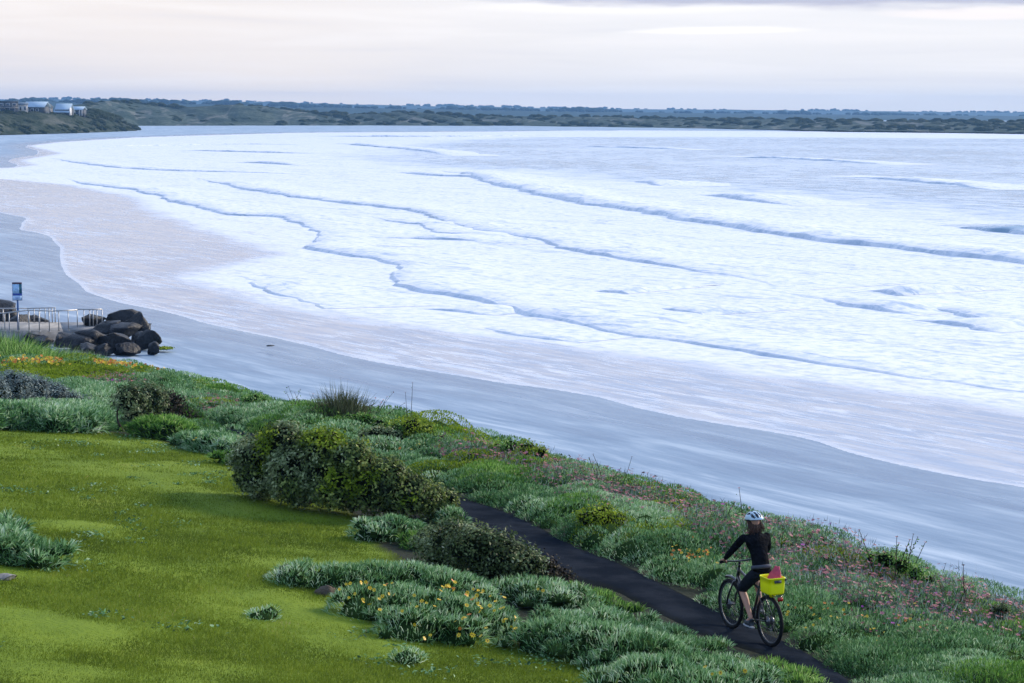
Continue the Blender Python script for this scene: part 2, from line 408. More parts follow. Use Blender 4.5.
def build_path():
    m = 9; V = []; E = []
    for i in range(n):
        for k in range(m):
            t = k / (m - 1); q = UE[i] * (1 - t) + LE[i] * t; V.append([q[0], q[1], 0])
            E.append(min(t, 1 - t))
    V = np.array(V); V[:, 2] = land_z(V) - .012 + np.minimum(np.array(E), .12) * .35
    g = Geo(); g.add(V, grid_faces(n, m)[:, ::-1])
    k = NT('asphalt'); p = k.pos()
    n1 = k.noise(p, 60, 4, .7); n2 = k.noise(p, 1.6, 4, .6); n3 = k.noise(p, 9, 3)
    c = k.mix(k.mapr(n2, .35, .65), (.012, .016, .023), (.024, .029, .038))
    c = k.mix(k.math('MULTIPLY', k.math('MULTIPLY', k.mapr(n1, .58, .72), k.mapr(n3, .45, .65)), .8), c, (.09, .10, .12))
    # gravel and litter thicken towards the edges
    ed = k.mapr(k.math('ADD', k.attr('edge'), k.math('MULTIPLY', n3, -.16)), .10, -.04)
    c = k.mix(k.math('MULTIPLY', ed, .7), c, (.018, .020, .016))
    bp = k.N('ShaderNodeBump', {'Height': k.math('ADD', n1, k.math('MULTIPLY', n3, .7)), 'Strength': .6, 'Distance': .02})
    b = k.princ(Base_Color=c, Roughness=.95, Specular_IOR_Level=.0, Normal=bp.outputs[0])
    link('path', g.mesh('path', [k.out(b.outputs[0])], True, extra={'edge': E}), kind='structure')
build_path()

# ------------------------------------------------------------------ sand: one sheet out to the horizon
def polar(azs, rs):
    A, Rr = np.meshgrid(azs, rs); return np.stack([np.sin(A) * Rr, np.cos(A) * Rr], -1).reshape(-1, 2)
AZ = np.radians(np.concatenate([np.arange(-60, -17, 1.5), np.arange(-17, 18, .07), np.arange(18, 75, 1.5)]))
def build_sand():
    dep = np.radians(np.concatenate([np.arange(.09, 1.2, .03), np.arange(1.2, 14, .06), np.arange(14, 50, 2)]))
    rs = 12 / np.tan(dep)[::-1]
    azs = np.radians(np.concatenate([np.arange(-180, -17, 3), np.arange(-17, 18, .14), np.arange(18, 181, 3)]))
    P = polar(azs, rs); z = beach_z(P)
    dw = np.clip(-sdf(P, WATER), -20, 60)
    g = Geo(); g.add(np.column_stack([P, z]), grid_faces(len(rs), len(azs))[:, ::-1])
    n = NT('sand'); p = n.pos(); dwn = n.attr('dw')
    rot = n.N('ShaderNodeVectorRotate', {'Vector': p, 'Angle': math.radians(-36)}, rotation_type='Z_AXIS').outputs[0]
    # coordinates: across the shore x along the shore
    st = n.noise(n.scalev(rot, .55, .09, 0), 1, 5, .55, .6)
    st2 = n.noise(n.scalev(rot, 2.4, .35, 0), 1, 4, .6, .5)
    big = n.noise(p, .06, 3, .5)
    dn = n.math('ADD', dwn, n.math('MULTIPLY', n.math('SUBTRACT', st, .5), 14))
    wet = n.mapr(dn, 16, 1)
    f = n.math('ADD', n.math('MULTIPLY', st, .5), n.math('ADD', n.math('MULTIPLY', st2, .3), n.math('MULTIPLY', big, .2)))
    dry = n.ramp(f, [(.38, (.22, .32, .43)), (.5, (.32, .42, .53)), (.59, (.48, .57, .66))])  # blue of the reflected sky is mixed into both sand ramps, dry and wet
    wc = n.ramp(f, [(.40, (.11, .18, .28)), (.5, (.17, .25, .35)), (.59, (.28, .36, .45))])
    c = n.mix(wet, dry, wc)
    rough = n.math('SUBTRACT', .70, n.math('MULTIPLY', wet, .45))
    h = n.math('ADD', n.math('MULTIPLY', st2, .5), n.noise(n.scalev(rot, 9, 2.2, 1), 1, 4, .6))
    bp = n.N('ShaderNodeBump', {'Height': h, 'Strength': .22, 'Distance': .06})
    b = n.princ(Base_Color=c, Roughness=rough, Specular_IOR_Level=.3, Normal=bp.outputs[0])
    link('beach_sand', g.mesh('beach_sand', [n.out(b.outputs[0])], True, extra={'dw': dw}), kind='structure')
build_sand()

# ------------------------------------------------------------------ sea
def water_material():
    n = NT('sea_water'); p = n.pos(); df, do, dw = n.attr('df'), n.attr('dop'), n.attr('dw')
    rot = n.N('ShaderNodeVectorRotate', {'Vector': p, 'Angle': math.radians(-36)}, rotation_type='Z_AXIS').outputs[0]
    nb = n.noise(p, .10, 4, .6); ns = n.noise(n.scalev(rot, .9, .22, 0), 1, 5, .6, .5); nf = n.noise(p, 1.3, 5, .65)
    # foam carpet
    e = n.math('ADD', df, n.math('ADD', n.math('MULTIPLY', n.math('SUBTRACT', nb, .5), 4), n.math('MULTIPLY', n.math('SUBTRACT', ns, .5), 5)))
    foam = n.mapr(e, -2.2, 2.6)
    ns2 = n.noise(n.scalev(rot, .35, .035, 0), 1, 6, .65, 1.2)
    lace = n.mapr(n.math('ADD', n.math('MULTIPLY', nf, .4), n.math('MULTIPLY', n.math('ADD', ns, ns2), .3)), .40, .50)
    foam = n.math('MULTIPLY', foam, n.math('ADD', .74, n.math('MULTIPLY', lace, .26)))
    cn = n.noise(n.scalev(rot, .16, .030, 0), 1, 7, .62, 1.6); brk = n.mapr(n.noise(n.scalev(rot, .5, .12, 0), 1, 4, .6), .46, .56)
    thin = n.math('MULTIPLY', n.mapr(n.math('ABSOLUTE', n.math('SUBTRACT', cn, .5)), .022, .002), brk)
    cn2 = n.noise(n.scalev(rot, .5, .07, 0), 1, 6, .65, 1.2); thin2 = n.math('MULTIPLY', n.mapr(n.math('ABSOLUTE', n.math('SUBTRACT', cn2, .47)), .012, .0), .5)
    foam = n.math('MULTIPLY', foam, n.math('SUBTRACT', 1, n.math('MULTIPLY', n.math('MAXIMUM', thin, thin2), .5)))
    # open water beyond the break: broken foam over darker water
    op = n.mapr(n.math('ADD', do, n.math('MULTIPLY', n.math('SUBTRACT', nb, .5), 60)), -22, 16)
    chop = n.noise(n.scalev(rot, .34, .11, 0), 1, 6, .75)
    keep = n.mapr(n.math('ADD', chop, n.math('MULTIPLY', n.math('SUBTRACT', n.noise(p, .012, 3), .5), .35)), .40, .56)
    foam = n.math('MULTIPLY', foam, n.math('SUBTRACT', 1, n.math('MULTIPLY', op, n.math('SUBTRACT', 1, n.math('MULTIPLY', keep, .75)))))
    # swash film: thin streaks of foam and a pale lip at its edge
    sf = n.math('ADD', n.noise(n.scalev(rot, 1.5, .22, 0), 1, 6, .7, .8), n.mapr(dw, 16, 0, 0, .05))
    streak = n.math('MULTIPLY', n.mapr(sf, .50, .66), n.mapr(n.noise(p, .07, 2), .35, .6, .10, .6))
    lipd = n.math('ADD', dw, n.math('MULTIPLY', n.math('SUBTRACT', nf, .5), -.5))
    lip = n.math('MULTIPLY', n.mapr(lipd, .7, .15), .45)
    film = n.math('MAXIMUM', streak, lip)
    foam = n.math('MAXIMUM', foam, n.math('MULTIPLY', film, n.mapr(df, 2, -1)))
    foam = n.math('MULTIPLY', foam, n.math('ADD', .0, 1.0), clamp=True)
    deep = n.mapr(df, 0, 25)
    rip = n.noise(n.scalev(rot, 1.1, .16, 0), 1, 5, .7, 1.0)
    fbase = n.mix(n.mapr(rip, .40, .60), (.33, .39, .50), (.53, .52, .54))
    wcol = n.mix(deep, fbase, (.07, .22, .40))
    wcol = n.mix(n.math('MULTIPLY', op, .8), wcol, (.24, .35, .44))
    fcol = n.mix(n.mapr(nf, .35, .6), (.70, .76, .84), (.88, .88, .90))
    c = n.mix(foam, wcol, fcol)
    rough = n.math('ADD', .12, n.math('MULTIPLY', foam, .5))
    # ripples
    r1 = n.noise(n.scalev(rot, 1.6, .30, 0), 1, 4, .6, .6); r2 = n.noise(n.scalev(rot, .30, .10, 0), 1, 5, .6)
    hgt = n.math('ADD', n.math('MULTIPLY', r1, .10), n.math('MULTIPLY', n.math('MULTIPLY', r2, op), .9))
    hgt = n.math('ADD', hgt, n.math('MULTIPLY', n.math('MULTIPLY', nf, foam), .10))
    bp = n.N('ShaderNodeBump', {'Height': hgt, 'Strength': .25, 'Distance': 1.0})
    b = n.princ(Base_Color=c, Roughness=rough, IOR=1.33, Specular_IOR_Level=.5, Normal=bp.outputs[0])
    return n.out(b.outputs[0])
MW = water_material()
def build_sea():
    dep = np.radians(np.concatenate([np.arange(.09, 1.2, .02), np.arange(1.2, 6, .03), np.arange(6, 14, .05)]))
    rs = 12 / np.tan(dep)[::-1]; P = polar(AZ, rs)
    d = sdf(P, WATER)
    z = np.where(d > 0, 0.0, np.clip(d * .1, -3, 0))
    # long swell lines in the outer water
    op = sdf(P, OPEN)
    z += sstep(op, -30, 30) * .25 * (fbm(P[:, 0] * .02 + P[:, 1] * .012, P[:, 1] * .045, 5) - .5)
    g = Geo(); g.add(np.column_stack([P, z]), grid_faces(len(rs), len(AZ))[:, ::-1])
    ex = {'df': np.clip(sdf(P, FOAM), -60, 60), 'dop': np.clip(op, -80, 80), 'dw': np.clip(d, -5, 60)}
    link('sea', g.mesh('sea', [MW], True, extra=ex), kind='structure')
build_sea()

def build_waves():
    """breaking wave fronts: steep foamy face towards the shore, long back"""
    Ws = [([(440, 170), (496, 184), (539, 196), (589, 205), (639, 213), (680, 221), (747, 229), (814, 241), (881, 247.6), (949, 256), (1024, 264.5), (1150, 280), (1300, 300)], .72),
      ([(66, 178), (100, 188), (140, 190), (160, 198), (186, 206), (232.6, 216), (266, 216), (299, 224.6), (322, 229.6), (319, 239.6), (296, 249), (340, 253), (406, 264.5), (393, 279.5), (406, 289), (473, 303), (539, 319), (606, 332.6), (650, 338), (710, 348), (797, 361), (883, 374), (970, 385), (1024, 390), (1150, 408)], .36),
      ([(196, 178), (212, 183), (266, 193), (299, 198), (340, 203), (380, 207), (420, 213), (430, 219.7), (453, 226), (499, 236), (526, 239.6), (572, 249.6), (622, 259.5), (680, 270), (747, 276), (774, 285), (814, 289.6)], .42),
      ([(814, 297), (830, 303), (855, 308), (880, 312), (915, 316)], .38),
      ([(901.7, 301), (935, 311), (982, 320), (1024, 326.6), (1120, 345)], .38),
      ([(861, 291), (878, 294), (895, 296)], .5), ([(918, 320), (965, 328), (1006, 333)], .42),
      ([(935, 225), (960, 228), (985, 231), (1024, 236), (1100, 248)], .6),
      ([(426, 309), (460, 313), (493, 316)], .25), ([(496, 327.6), (539, 337.6), (580, 343)], .16),
      ([(596, 291), (610, 293), (626, 294.4)], .3), ([(655, 308), (680, 312.7), (704, 316)], .3),
      ([(340, 240), (440, 239.6), (496, 243.5)], .28), ([(370, 216), (410, 225), (456, 236), (500, 245)], .28),
      ([(626, 181), (650, 184), (669, 186.5)], .7), ([(239, 276), (252, 283), (292, 296), (325, 309)], .16),
      ([(50, 158), (100, 167), (150, 170), (199, 171.5), (276, 173), (330, 176)], .35), ([(225, 162), (266, 163.5), (300, 166)], .5),
      ([(330, 143), (400, 149), (430, 152), (450, 156)], .7), ([(690, 194), (740, 199), (790, 206)], .6),
      ([(170, 150), (240, 152), (330, 154)], .45), ([(390, 172), (430, 176), (470, 177), (500, 179)], .5),
      ([(700, 156), (800, 159), (900, 165)], .5), ([(560, 146), (640, 148), (700, 150)], .5), ([(820, 176), (900, 180), (1000, 190)], .6),
      ([(60, 147), (140, 146), (240, 144), (330, 145)], .4), ([(280, 136), (420, 137), (560, 135.5)], .7)]
    cs = np.array([[-.35, -.05], [0, .05], [.10, .32], [.35, .55], [.9, .76], [1.7, .92], [2.7, 1.0], [4.5, .86], [7.5, .5], [11, .2], [16, -.06]])
    g = Geo(); dfs = []; dos = []
    for wi, (pts, A) in enumerate(Ws):
        # the band seen in the photo starts at the foot of the face
        L = smooth_line(px_to_xy(pts), 1.0 if pts[0][1] > 200 else 2.0, 2)
        m = len(L); t = np.linspace(0, 1, m)
        s = np.arange(m) * np.linalg.norm(L[1] - L[0])
        ln = s[-1]; tp = min(.35, 22.0 / ln * (L[0, 1] / 120) ** .5); T = unit(np.gradient(L, axis=0)); Nn = np.stack([-T[:, 1], T[:, 0]], -1)
        if wi == 1 or True:
            # seaward is to the left of a line running towards the camera's right
            Nn = Nn
        L = L + Nn * ((fbm(s * .10, s * 0 + wi * 7, 9) - .5)[:, None] * 2.6 + (fbm(s * .5, s * 0, wi) - .5)[:, None] * 1.6)
        amp = A * np.minimum(sstep(t, 0, tp), sstep(1 - t, 0, tp)) * .92 * (.35 + 1.3 * fbm(s * .22, s * 0 + 3.3, wi + 20))
        rows = []
        for (a, h) in cs:
            q = L + Nn * (a * (.55 + .6 * A))
            z = h * amp + (vnoise(q[:, 0] * 1.7, q[:, 1] * 1.7, 4) - .5) * .35 * amp * (h > .2) * (h < 1.01) + .012
            z = np.where(h < 0, h * .6 - .02, z)
            rows.append(np.column_stack([q, z]))
        V = np.stack(rows, 1).reshape(-1, 3); g.add(V, grid_faces(m, len(cs))[:, ::-1])
        dfs.append(np.full(len(V), 60.)); face = np.tile((cs[:, 0] < .9) * 1.0, m); dos.append(np.where(face > 0, -8., -80.) if wi not in (7,) else np.full(len(V), 10.))
    ex = {'df': np.concatenate(dfs), 'dop': np.concatenate(dos), 'dw': np.full(sum(map(len, dfs)), 60.)}
    link('breaking_waves', g.mesh('breaking_waves', [MW], True, extra=ex), kind='structure')
build_waves()

# ------------------------------------------------------------------ far land
def mat_scrub(name, a, b, c, sc=.05, sand=.0):
    n = NT(name); p = n.pos()
    n1 = n.noise(n.scalev(p, 1, 1, 2.5), sc, 6, .65); n2 = n.noise(p, sc * 6, 4, .6)
    gl = n.noise(n.scalev(p, .06, .012, .0), 1, 4, .6, 1.0)
    f = n.math('ADD', n.math('MULTIPLY', n1, .55), n.math('MULTIPLY', n2, .45))
    col = n.ramp(f, [(.36, a), (.5, b), (.62, c)])
    if sand: col = n.mix(n.math('MULTIPLY', n.mapr(gl, .52, .66), sand), col, (.30, .29, .26))
    bp = n.N('ShaderNodeBump', {'Height': f, 'Strength': .9, 'Distance': 3.0})
    b_ = n.princ(Base_Color=col, Roughness=.95, Specular_IOR_Level=.1, Normal=bp.outputs[0])
    return n.out(b_.outputs[0])

def strip(name, top, basepx, mats, depth_add, back=200, z0=1.0, nz=16, rough=1.0, step=2.0, seed=0, prof=1.0, lump=1.0, kind='structure', label=None):
    """a belt of land: its foot on the shore, rising to a crest line depth_add metres behind"""
    top = np.array(top, float); basepx = np.array(basepx, float)
    xs = np.arange(top[0, 0], top[-1, 0] + step, step)
    ty = np.interp(xs, top[:, 0], top[:, 1]); by = np.interp(xs, basepx[:, 0], basepx[:, 1])
    Bp = on_plane(xs, by, z0); az = unit(Bp[:, :2])
    dist = np.linalg.norm(Bp[:, :2], axis=1) + depth_add
    d = ray(xs, ty); ez = d[:, 2] / np.linalg.norm(d[:, :2], axis=1)
    tz = CAMZ + ez * dist
    rows = []
    for k in range(nz + 6):
        t = k / (nz - 1)
        if t <= 1:
            r = np.linalg.norm(Bp[:, :2], axis=1) * (1 - t) + dist * t
            w = t ** prof; w = w * w * (3 - 2 * w) * .45 + w * .55
            z = (z0 - .3) * (1 - w) + tz * w
        else:
            u = (k - nz + 1) / 6; r = dist + back * u; z = tz - (tz - z0 + 1) * u * u
            t = 1
        X = az * r[:, None]
        nn = (fbm(X[:, 0] * .03, X[:, 1] * .008, seed, 4) - .5) * 2
        gul = (vnoise(X[:, 0] * .07 + X[:, 1] * .03, X[:, 1] * .004, seed + 5) - .5) * 2
        amp = np.maximum(tz - z0, 1) * (math.sin(min(t, 1) * math.pi) * .45 + .05)
        rows.append(np.column_stack([X, z + (nn * .9 + gul * .9) * amp * rough * .6 + lump * .5 * (vnoise(X[:, 0] * .2, X[:, 1] * .05, seed + 9) - .3)]))
    V = np.concatenate(rows); g = Geo(); g.add(V, grid_faces(nz + 6, len(xs)))
    return link(name, g.mesh(name, mats, True), kind=kind, label=label), np.column_stack([az * dist[:, None], tz]), xs

SHORE = [(-250, 131), (0, 130), (137, 126.8), (300, 126.5), (512, 126.5), (620, 127.3), (700, 128), (780, 129.0), (860, 130.6), (1024, 132.2), (1300, 136)]
M_DUNE = mat_scrub('dune_scrub', (.010, .024, .018), (.036, .060, .042), (.10, .125, .10), .05, .40)
M_HEAD = mat_scrub('headland_scrub', (.008, .018, .006), (.025, .040, .014), (.09, .095, .07), .12, .25)
M_FAR = mat_scrub('far_woodland', (.008, .028, .025), (.018, .045, .038), (.03, .06, .045), .02)
_, DL, dxs = strip('dunes', [(60, 108), (85, 104), (105, 101.5), (125, 101), (140, 102.5), (160, 105.5), (180, 107), (210, 106.5), (240, 105.5), (265, 107), (290, 110.5), (330, 113.5), (370, 114.5), (405, 111.5), (440, 113.5), (480, 116), (560, 116.5), (640, 118), (760, 119.5), (860, 121), (950, 121.5), (1024, 121.5), (1300, 125)], SHORE, [M_DUNE], 160, step=1.5, seed=3, prof=.8)
_, FL, fx = strip('far_hills', [(-250, 101), (0, 101.5), (60, 102), (150, 103.5), (240, 105), (300, 107), (420, 109), (512, 110.5), (620, 112), (760, 113.5), (880, 115), (1024, 116), (1300, 119)], [(-250, 118), (1300, 122)], [M_FAR], 900, z0=1.2, step=6, seed=8, lump=0)
_, FL2, fx2 = strip('farther_hills', [(-250, 97), (0, 99), (50, 99.5), (150, 100), (260, 102), (350, 104.3), (430, 106), (512, 107.5), (620, 109), (760, 110), (880, 111.2), (1024, 112.8), (1300, 116)], [(-250, 114), (1300, 118)], [M_FAR], 2400, z0=1.2, step=6, seed=12, lump=0)
_, HL, hx = strip('headland', [(-250, 106), (-60, 111), (0, 113), (22, 112.5), (44, 113.5), (60, 114.5), (84, 115.5), (95, 114), (108, 117.5), (120, 122), (132, 126.5), (137, 129)], [(-250, 136), (0, 134.3), (70, 132.5), (137, 130.3)], [M_HEAD], 70, back=120, step=1.0, seed=21, rough=.5, prof=.7)

def scrub_clumps(name, line, xs, lo, hi, count, rmin, rmax, off, zoff, seed, mat, label):
    rng = np.random.default_rng(seed); g = Geo(); V0, F0 = ICO2
    for i in range(count):
        u = rng.uniform(lo, hi); p = np.array([np.interp(u, xs, line[:, k]) for k in range(3)])
        t = rng.random() ** 1.5; p[:2] *= 1 - t * off / np.linalg.norm(p[:2]); p[2] = p[2] - (p[2] - 1) * t * zoff
        r = rng.uniform(rmin, rmax)
        V = V0 * (1 + .5 * (rng.random((len(V0), 1)) - .5)) * np.array([r * 1.6, r * 1.2, r * .8]) + p
        g.add(V, F0, 0, rng.random())
    link(name, g.mesh(name, [mat], True), kind='stuff', label=label)
M_BUSHFAR = mat_scrub('coastal_scrub', (.010, .022, .008), (.025, .042, .016), (.06, .07, .035), .3)
def tree_belt(name, line, xs, count, hmin, hmax, spread, seed, label, lo=-250, hi=1300):
    rng = np.random.default_rng(seed); g = Geo(); V0, F0 = ICO2
    for i in range(count):
        u = rng.uniform(lo, hi); p = np.array([np.interp(u, xs, line[:, k]) for k in range(3)])
        dens = vnoise(np.array([u * .035]), np.array([0.]), seed)[0]
        if rng.random() > dens * 1.3: continue
        p[:2] *= 1 + rng.uniform(-.03, .03); h = rng.uniform(hmin, hmax) * (.5 + dens)
        for q in range(3):
            r = h * rng.uniform(.45, .75)
            c = p + np.array([rng.normal() * h * .7, rng.normal() * h, h * rng.uniform(.1, .45)])
            V = V0 * (1 + .35 * (rng.random((len(V0), 1)) - .5)) * np.array([r * 1.5, r, r * .8]) + c
            g.add(V, F0, 0, rng.random())
    link(name, g.mesh(name, [M_FAR], True), kind='stuff', label=label)
scrub_clumps('coastal_scrub', DL, dxs, 70, 1200, 900, 1.2, 3.2, 150, .95, 33, M_BUSHFAR, 'dark scrub patches over the dunes across the bay')
tree_belt('woodland', FL, fx, 700, 3, 6.5, 20, 5, 'dark blue belt of trees behind the dunes')
tree_belt('woodland', FL2, fx2, 520, 4, 8, 20, 6, 'pale blue tree line along the horizon')

scrub_clumps('coastal_scrub', HL, hx, -60, 136, 260, .7, 2.0, 68, 1.0, 31, M_BUSHFAR, 'dark coastal scrub covering the headland slope')
scrub_clumps('coastal_scrub', HL, hx, 84, 112, 30, 2.0, 4.0, 10, .2, 32, M_BUSHFAR, 'dark bushes beside the lowest house on the headland')

# haze
def build_haze():
    g = Geo(); add_box(g, (600, 2150, 27), (9000, 6500, 64))
    n = NT('haze')
    v = n.N('ShaderNodeVolumePrincipled', {'Color': (.28, .56, 1.0), 'Density': .00013, 'Anisotropy': .2})
    o = n.N('ShaderNodeOutputMaterial'); n.t.links.new(v.outputs[0], o.inputs['Volume'])
    link('haze', g.mesh('haze', [n.m]), kind='stuff', label='thin bluish sea haze over the bay')
build_haze()
# ------------------------------------------------------------------ plants
M_SILVER = mat_leaf('silver_leaf', [(0, (.018, .060, .018)), (.32, (.075, .20, .060)), (.6, (.26, .46, .21)), (.85, (.62, .76, .54)), (1, (.72, .80, .66))], .5, .25, .4, 1.4, .45)
M_GREENLEAF = mat_leaf('green_leaf', [(0, (.016, .055, .008)), (.4, (.080, .21, .028)), (.75, (.26, .46, .10)), (1, (.56, .70, .28))], .5, .15, .42, 1.4, .4)
M_LIME = mat_leaf('lime_leaf', [(0, (.05, .09, .008)), (.4, (.16, .25, .015)), (.8, (.38, .48, .04)), (1, (.58, .66, .12))], .5, .12, .4)
M_OLIVE = mat_leaf('olive_leaf', [(0, (.022, .036, .012)), (.45, (.075, .115, .035)), (.8, (.20, .26, .11)), (1, (.50, .54, .36))], .5, .15, .2)
M_BUSH = mat_leaf('bush_leaf', [(0, (.018, .036, .010)), (.4, (.08, .13, .030)), (.7, (.22, .29, .07)), (1, (.46, .52, .15))], .5, .2, .3)
M_BUSHPALE = mat_leaf('pale_bush_leaf', [(0, (.04, .065, .02)), (.4, (.16, .22, .08)), (1, (.52, .58, .32))], .5, .2, .2)
M_BROWN = mat_leaf('brown_twiggy_leaf', [(0, (.015, .013, .010)), (.5, (.045, .035, .025)), (1, (.11, .09, .05))], .7, .1, .05)
M_BLUEGREY = mat_leaf('blue_grey_leaf', [(0, (.05, .065, .065)), (.4, (.13, .18, .18)), (.8, (.30, .38, .36)), (1, (.52, .60, .56))], .6, .2, .15)
M_DRY = mat_leaf('dry_grass_leaf', [(0, (0.033, 0.044, 0.017)), (.5, (0.099, 0.121, 0.050)), (1, (0.220, 0.231, 0.121))], .6, .2, .15)
M_PALEGRASS = mat_leaf('pale_grass_leaf', [(0, (.06, .09, .05)), (.5, (.16, .21, .13)), (1, (.34, .38, .28))], .6, .2, .2)
M_GRASS = mat_leaf('lawn_blade', [(0, (.085, .130, .014)), (.35, (.155, .22, .022)), (.7, (.24, .315, .038)), (.88, (.34, .38, .07)), (1, (.42, .36, .18))], .6, .1, .35, 1.6, .35)
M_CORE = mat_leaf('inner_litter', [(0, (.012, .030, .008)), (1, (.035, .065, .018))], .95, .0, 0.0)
M_GLOOM = mat_leaf('inner_gloom', [(0, (.005, .008, .003)), (1, (.012, .018, .007))], .95, .0, 0.0)  # near-black shrub core: the shade between the leaves painted as its colour
M_STEM = mat_plain('stem_bark', (.05, .038, .028), .9, spec=.1)
M_YELLOW = mat_plain('yellow_petal', (.88, .58, .01), .5, var=.1)
M_ORANGE = mat_plain('orange_petal', (.75, .22, .01), .5, var=.12)
M_PINK = mat_plain('pink_petal', (.42, .14, .18), .6, var=.35, scale=3)
M_RUSSET = mat_plain('russet_petal', (.30, .09, .09), .7, var=.35, scale=3)
M_MAGENTA = mat_plain('magenta_petal', (.45, .05, .38), .5, var=.2)
M_EYE = mat_plain('flower_eye', (.25, .06, .01), .6)

def flower_geo(g, c, N, r, rng, mp=0, me_=1, petals=7):
    N = N / np.linalg.norm(N); A = unit(np.cross(N, rng.normal(size=3))[None])[0]; B = np.cross(N, A)
    V = [c]; fs = []
    for k in range(petals):
        a = 2 * math.pi * k / petals; w = math.pi / petals * .85
        for (aa, rr, up) in ((a - w, r * .62, .18), (a, r, .25), (a + w, r * .62, .18)):
            V.append(c + (A * math.cos(aa) + B * math.sin(aa)) * rr + N * up * r)
        b = 1 + 3 * k; fs.append([0, b, b + 1, b + 2])
    g.add(np.array(V), fs, mp, rng.random())
    e = [c + N * r * .12] + [c + (A * math.cos(t) + B * math.sin(t)) * r * .28 + N * r * .10 for t in np.linspace(0, 2 * math.pi, 6, endpoint=False)]
    g.add(np.array(e), [[0, 1 + k, 1 + (k + 1) % 6] for k in range(6)], me_, .5)

def dome_sample(C, rad, hh, n_each, rng, edge=1.0):
    """points and normals on half-ellipsoids at ground points C"""
    idx = np.repeat(np.arange(len(C)), n_each); n = len(idx)
    th = rng.uniform(0, 2 * math.pi, n); u = rng.uniform(.0, 1, n)      # u = sin(elevation)
    cz = u; cr = np.sqrt(1 - u * u)
    r = rad[idx]; h = hh[idx]
    P = C[idx] + np.stack([r * cr * np.cos(th), r * cr * np.sin(th), h * cz], -1)
    Nn = unit(np.stack([cr * np.cos(th) / r, cr * np.sin(th) / r, cz / h], -1))
    return P, Nn, idx

def dome_core(g, C, rad, hh, mat, rng, shrink=.68):
    V0, F0 = ICO1
    for c, r, h in zip(C, rad, hh):
        V = V0 * (1 + .15 * (rng.random((len(V0), 1)) - .5)) * np.array([r * shrink, r * shrink, h * shrink]); V = V[:, :]
        V[:, 2] = np.where(V[:, 2] < 0, V[:, 2] * .3, V[:, 2]); g.add(V + c, F0, mat, rng.random())

# ---- carpet of cushions on the bank
def cushions(P, rng, rmin=.32, rmax=.85, aspect=.46):
    P = np.column_stack([P[:, :2], land_z(P)]); r = rng.uniform(rmin, rmax, len(P))
    h = r * aspect * rng.uniform(.7, 1.5, len(P)); P[:, 2] += -.03
    return P, r, h

def scatter_in(poly, density, rng, avoid=None):
    lo, hi = poly.min(0), poly.max(0); n = int((hi - lo).prod() * density)
    P = lo + rng.random((n, 2)) * (hi - lo); P = P[inside(P, poly)]
    if avoid is not None: P = P[~inside(P, avoid)]
    return P

def zone(px, py, rx, ry):
    """an elliptical patch on the bank: centre and world half sizes"""
    c = hit(px, max(py, crest_py(px) + 4))[0]; return (c[0], c[1], rx, ry)
def in_zone(P, z, rot=-.45):
    d = P[:, :2] - np.array(z[:2]); c, s = math.cos(rot), math.sin(rot)
    u = d[:, 0] * c - d[:, 1] * s; v = d[:, 0] * s + d[:, 1] * c
    return (u / z[2]) ** 2 + (v / z[3]) ** 2

# patches traced on the bank: red-leaved pigface, lime ground cover
RED_Z = [zone(*z) for z in [(775, 520, 1.2, 3.2), (740, 512, .9, 2.5), (680, 492, 1.0, 2.2), (615, 480, 1.2, 2.6), (650, 500, 1.0, 2.2), (580, 480, 1.1, 2.4), (540, 468, .9, 2.2), (490, 460, .8, 1.2), (895, 600, 1.5, 1.4), (940, 615, 1.4, 1.0), (960, 630, 1.2, .9), (850, 590, 1.2, .7), (800, 535, .8, 1.5), (120, 386, 1.0, 1.0), (235, 402, 1.2, 1.2), (350, 410, .7, .9)]]
LIME_Z = [zone(*z) for z in [(460, 478, 1.0, .8), (650, 545, 1.0, .6), (400, 432, 1.5, 1.2), (430, 436, 1.2, 1.0), (520, 452, 1.0, 1.4), (215, 412, .9, .9), (60, 356, 3, 3), (690, 505, .6, 1.4), (880, 555, .6, 1.2)]]

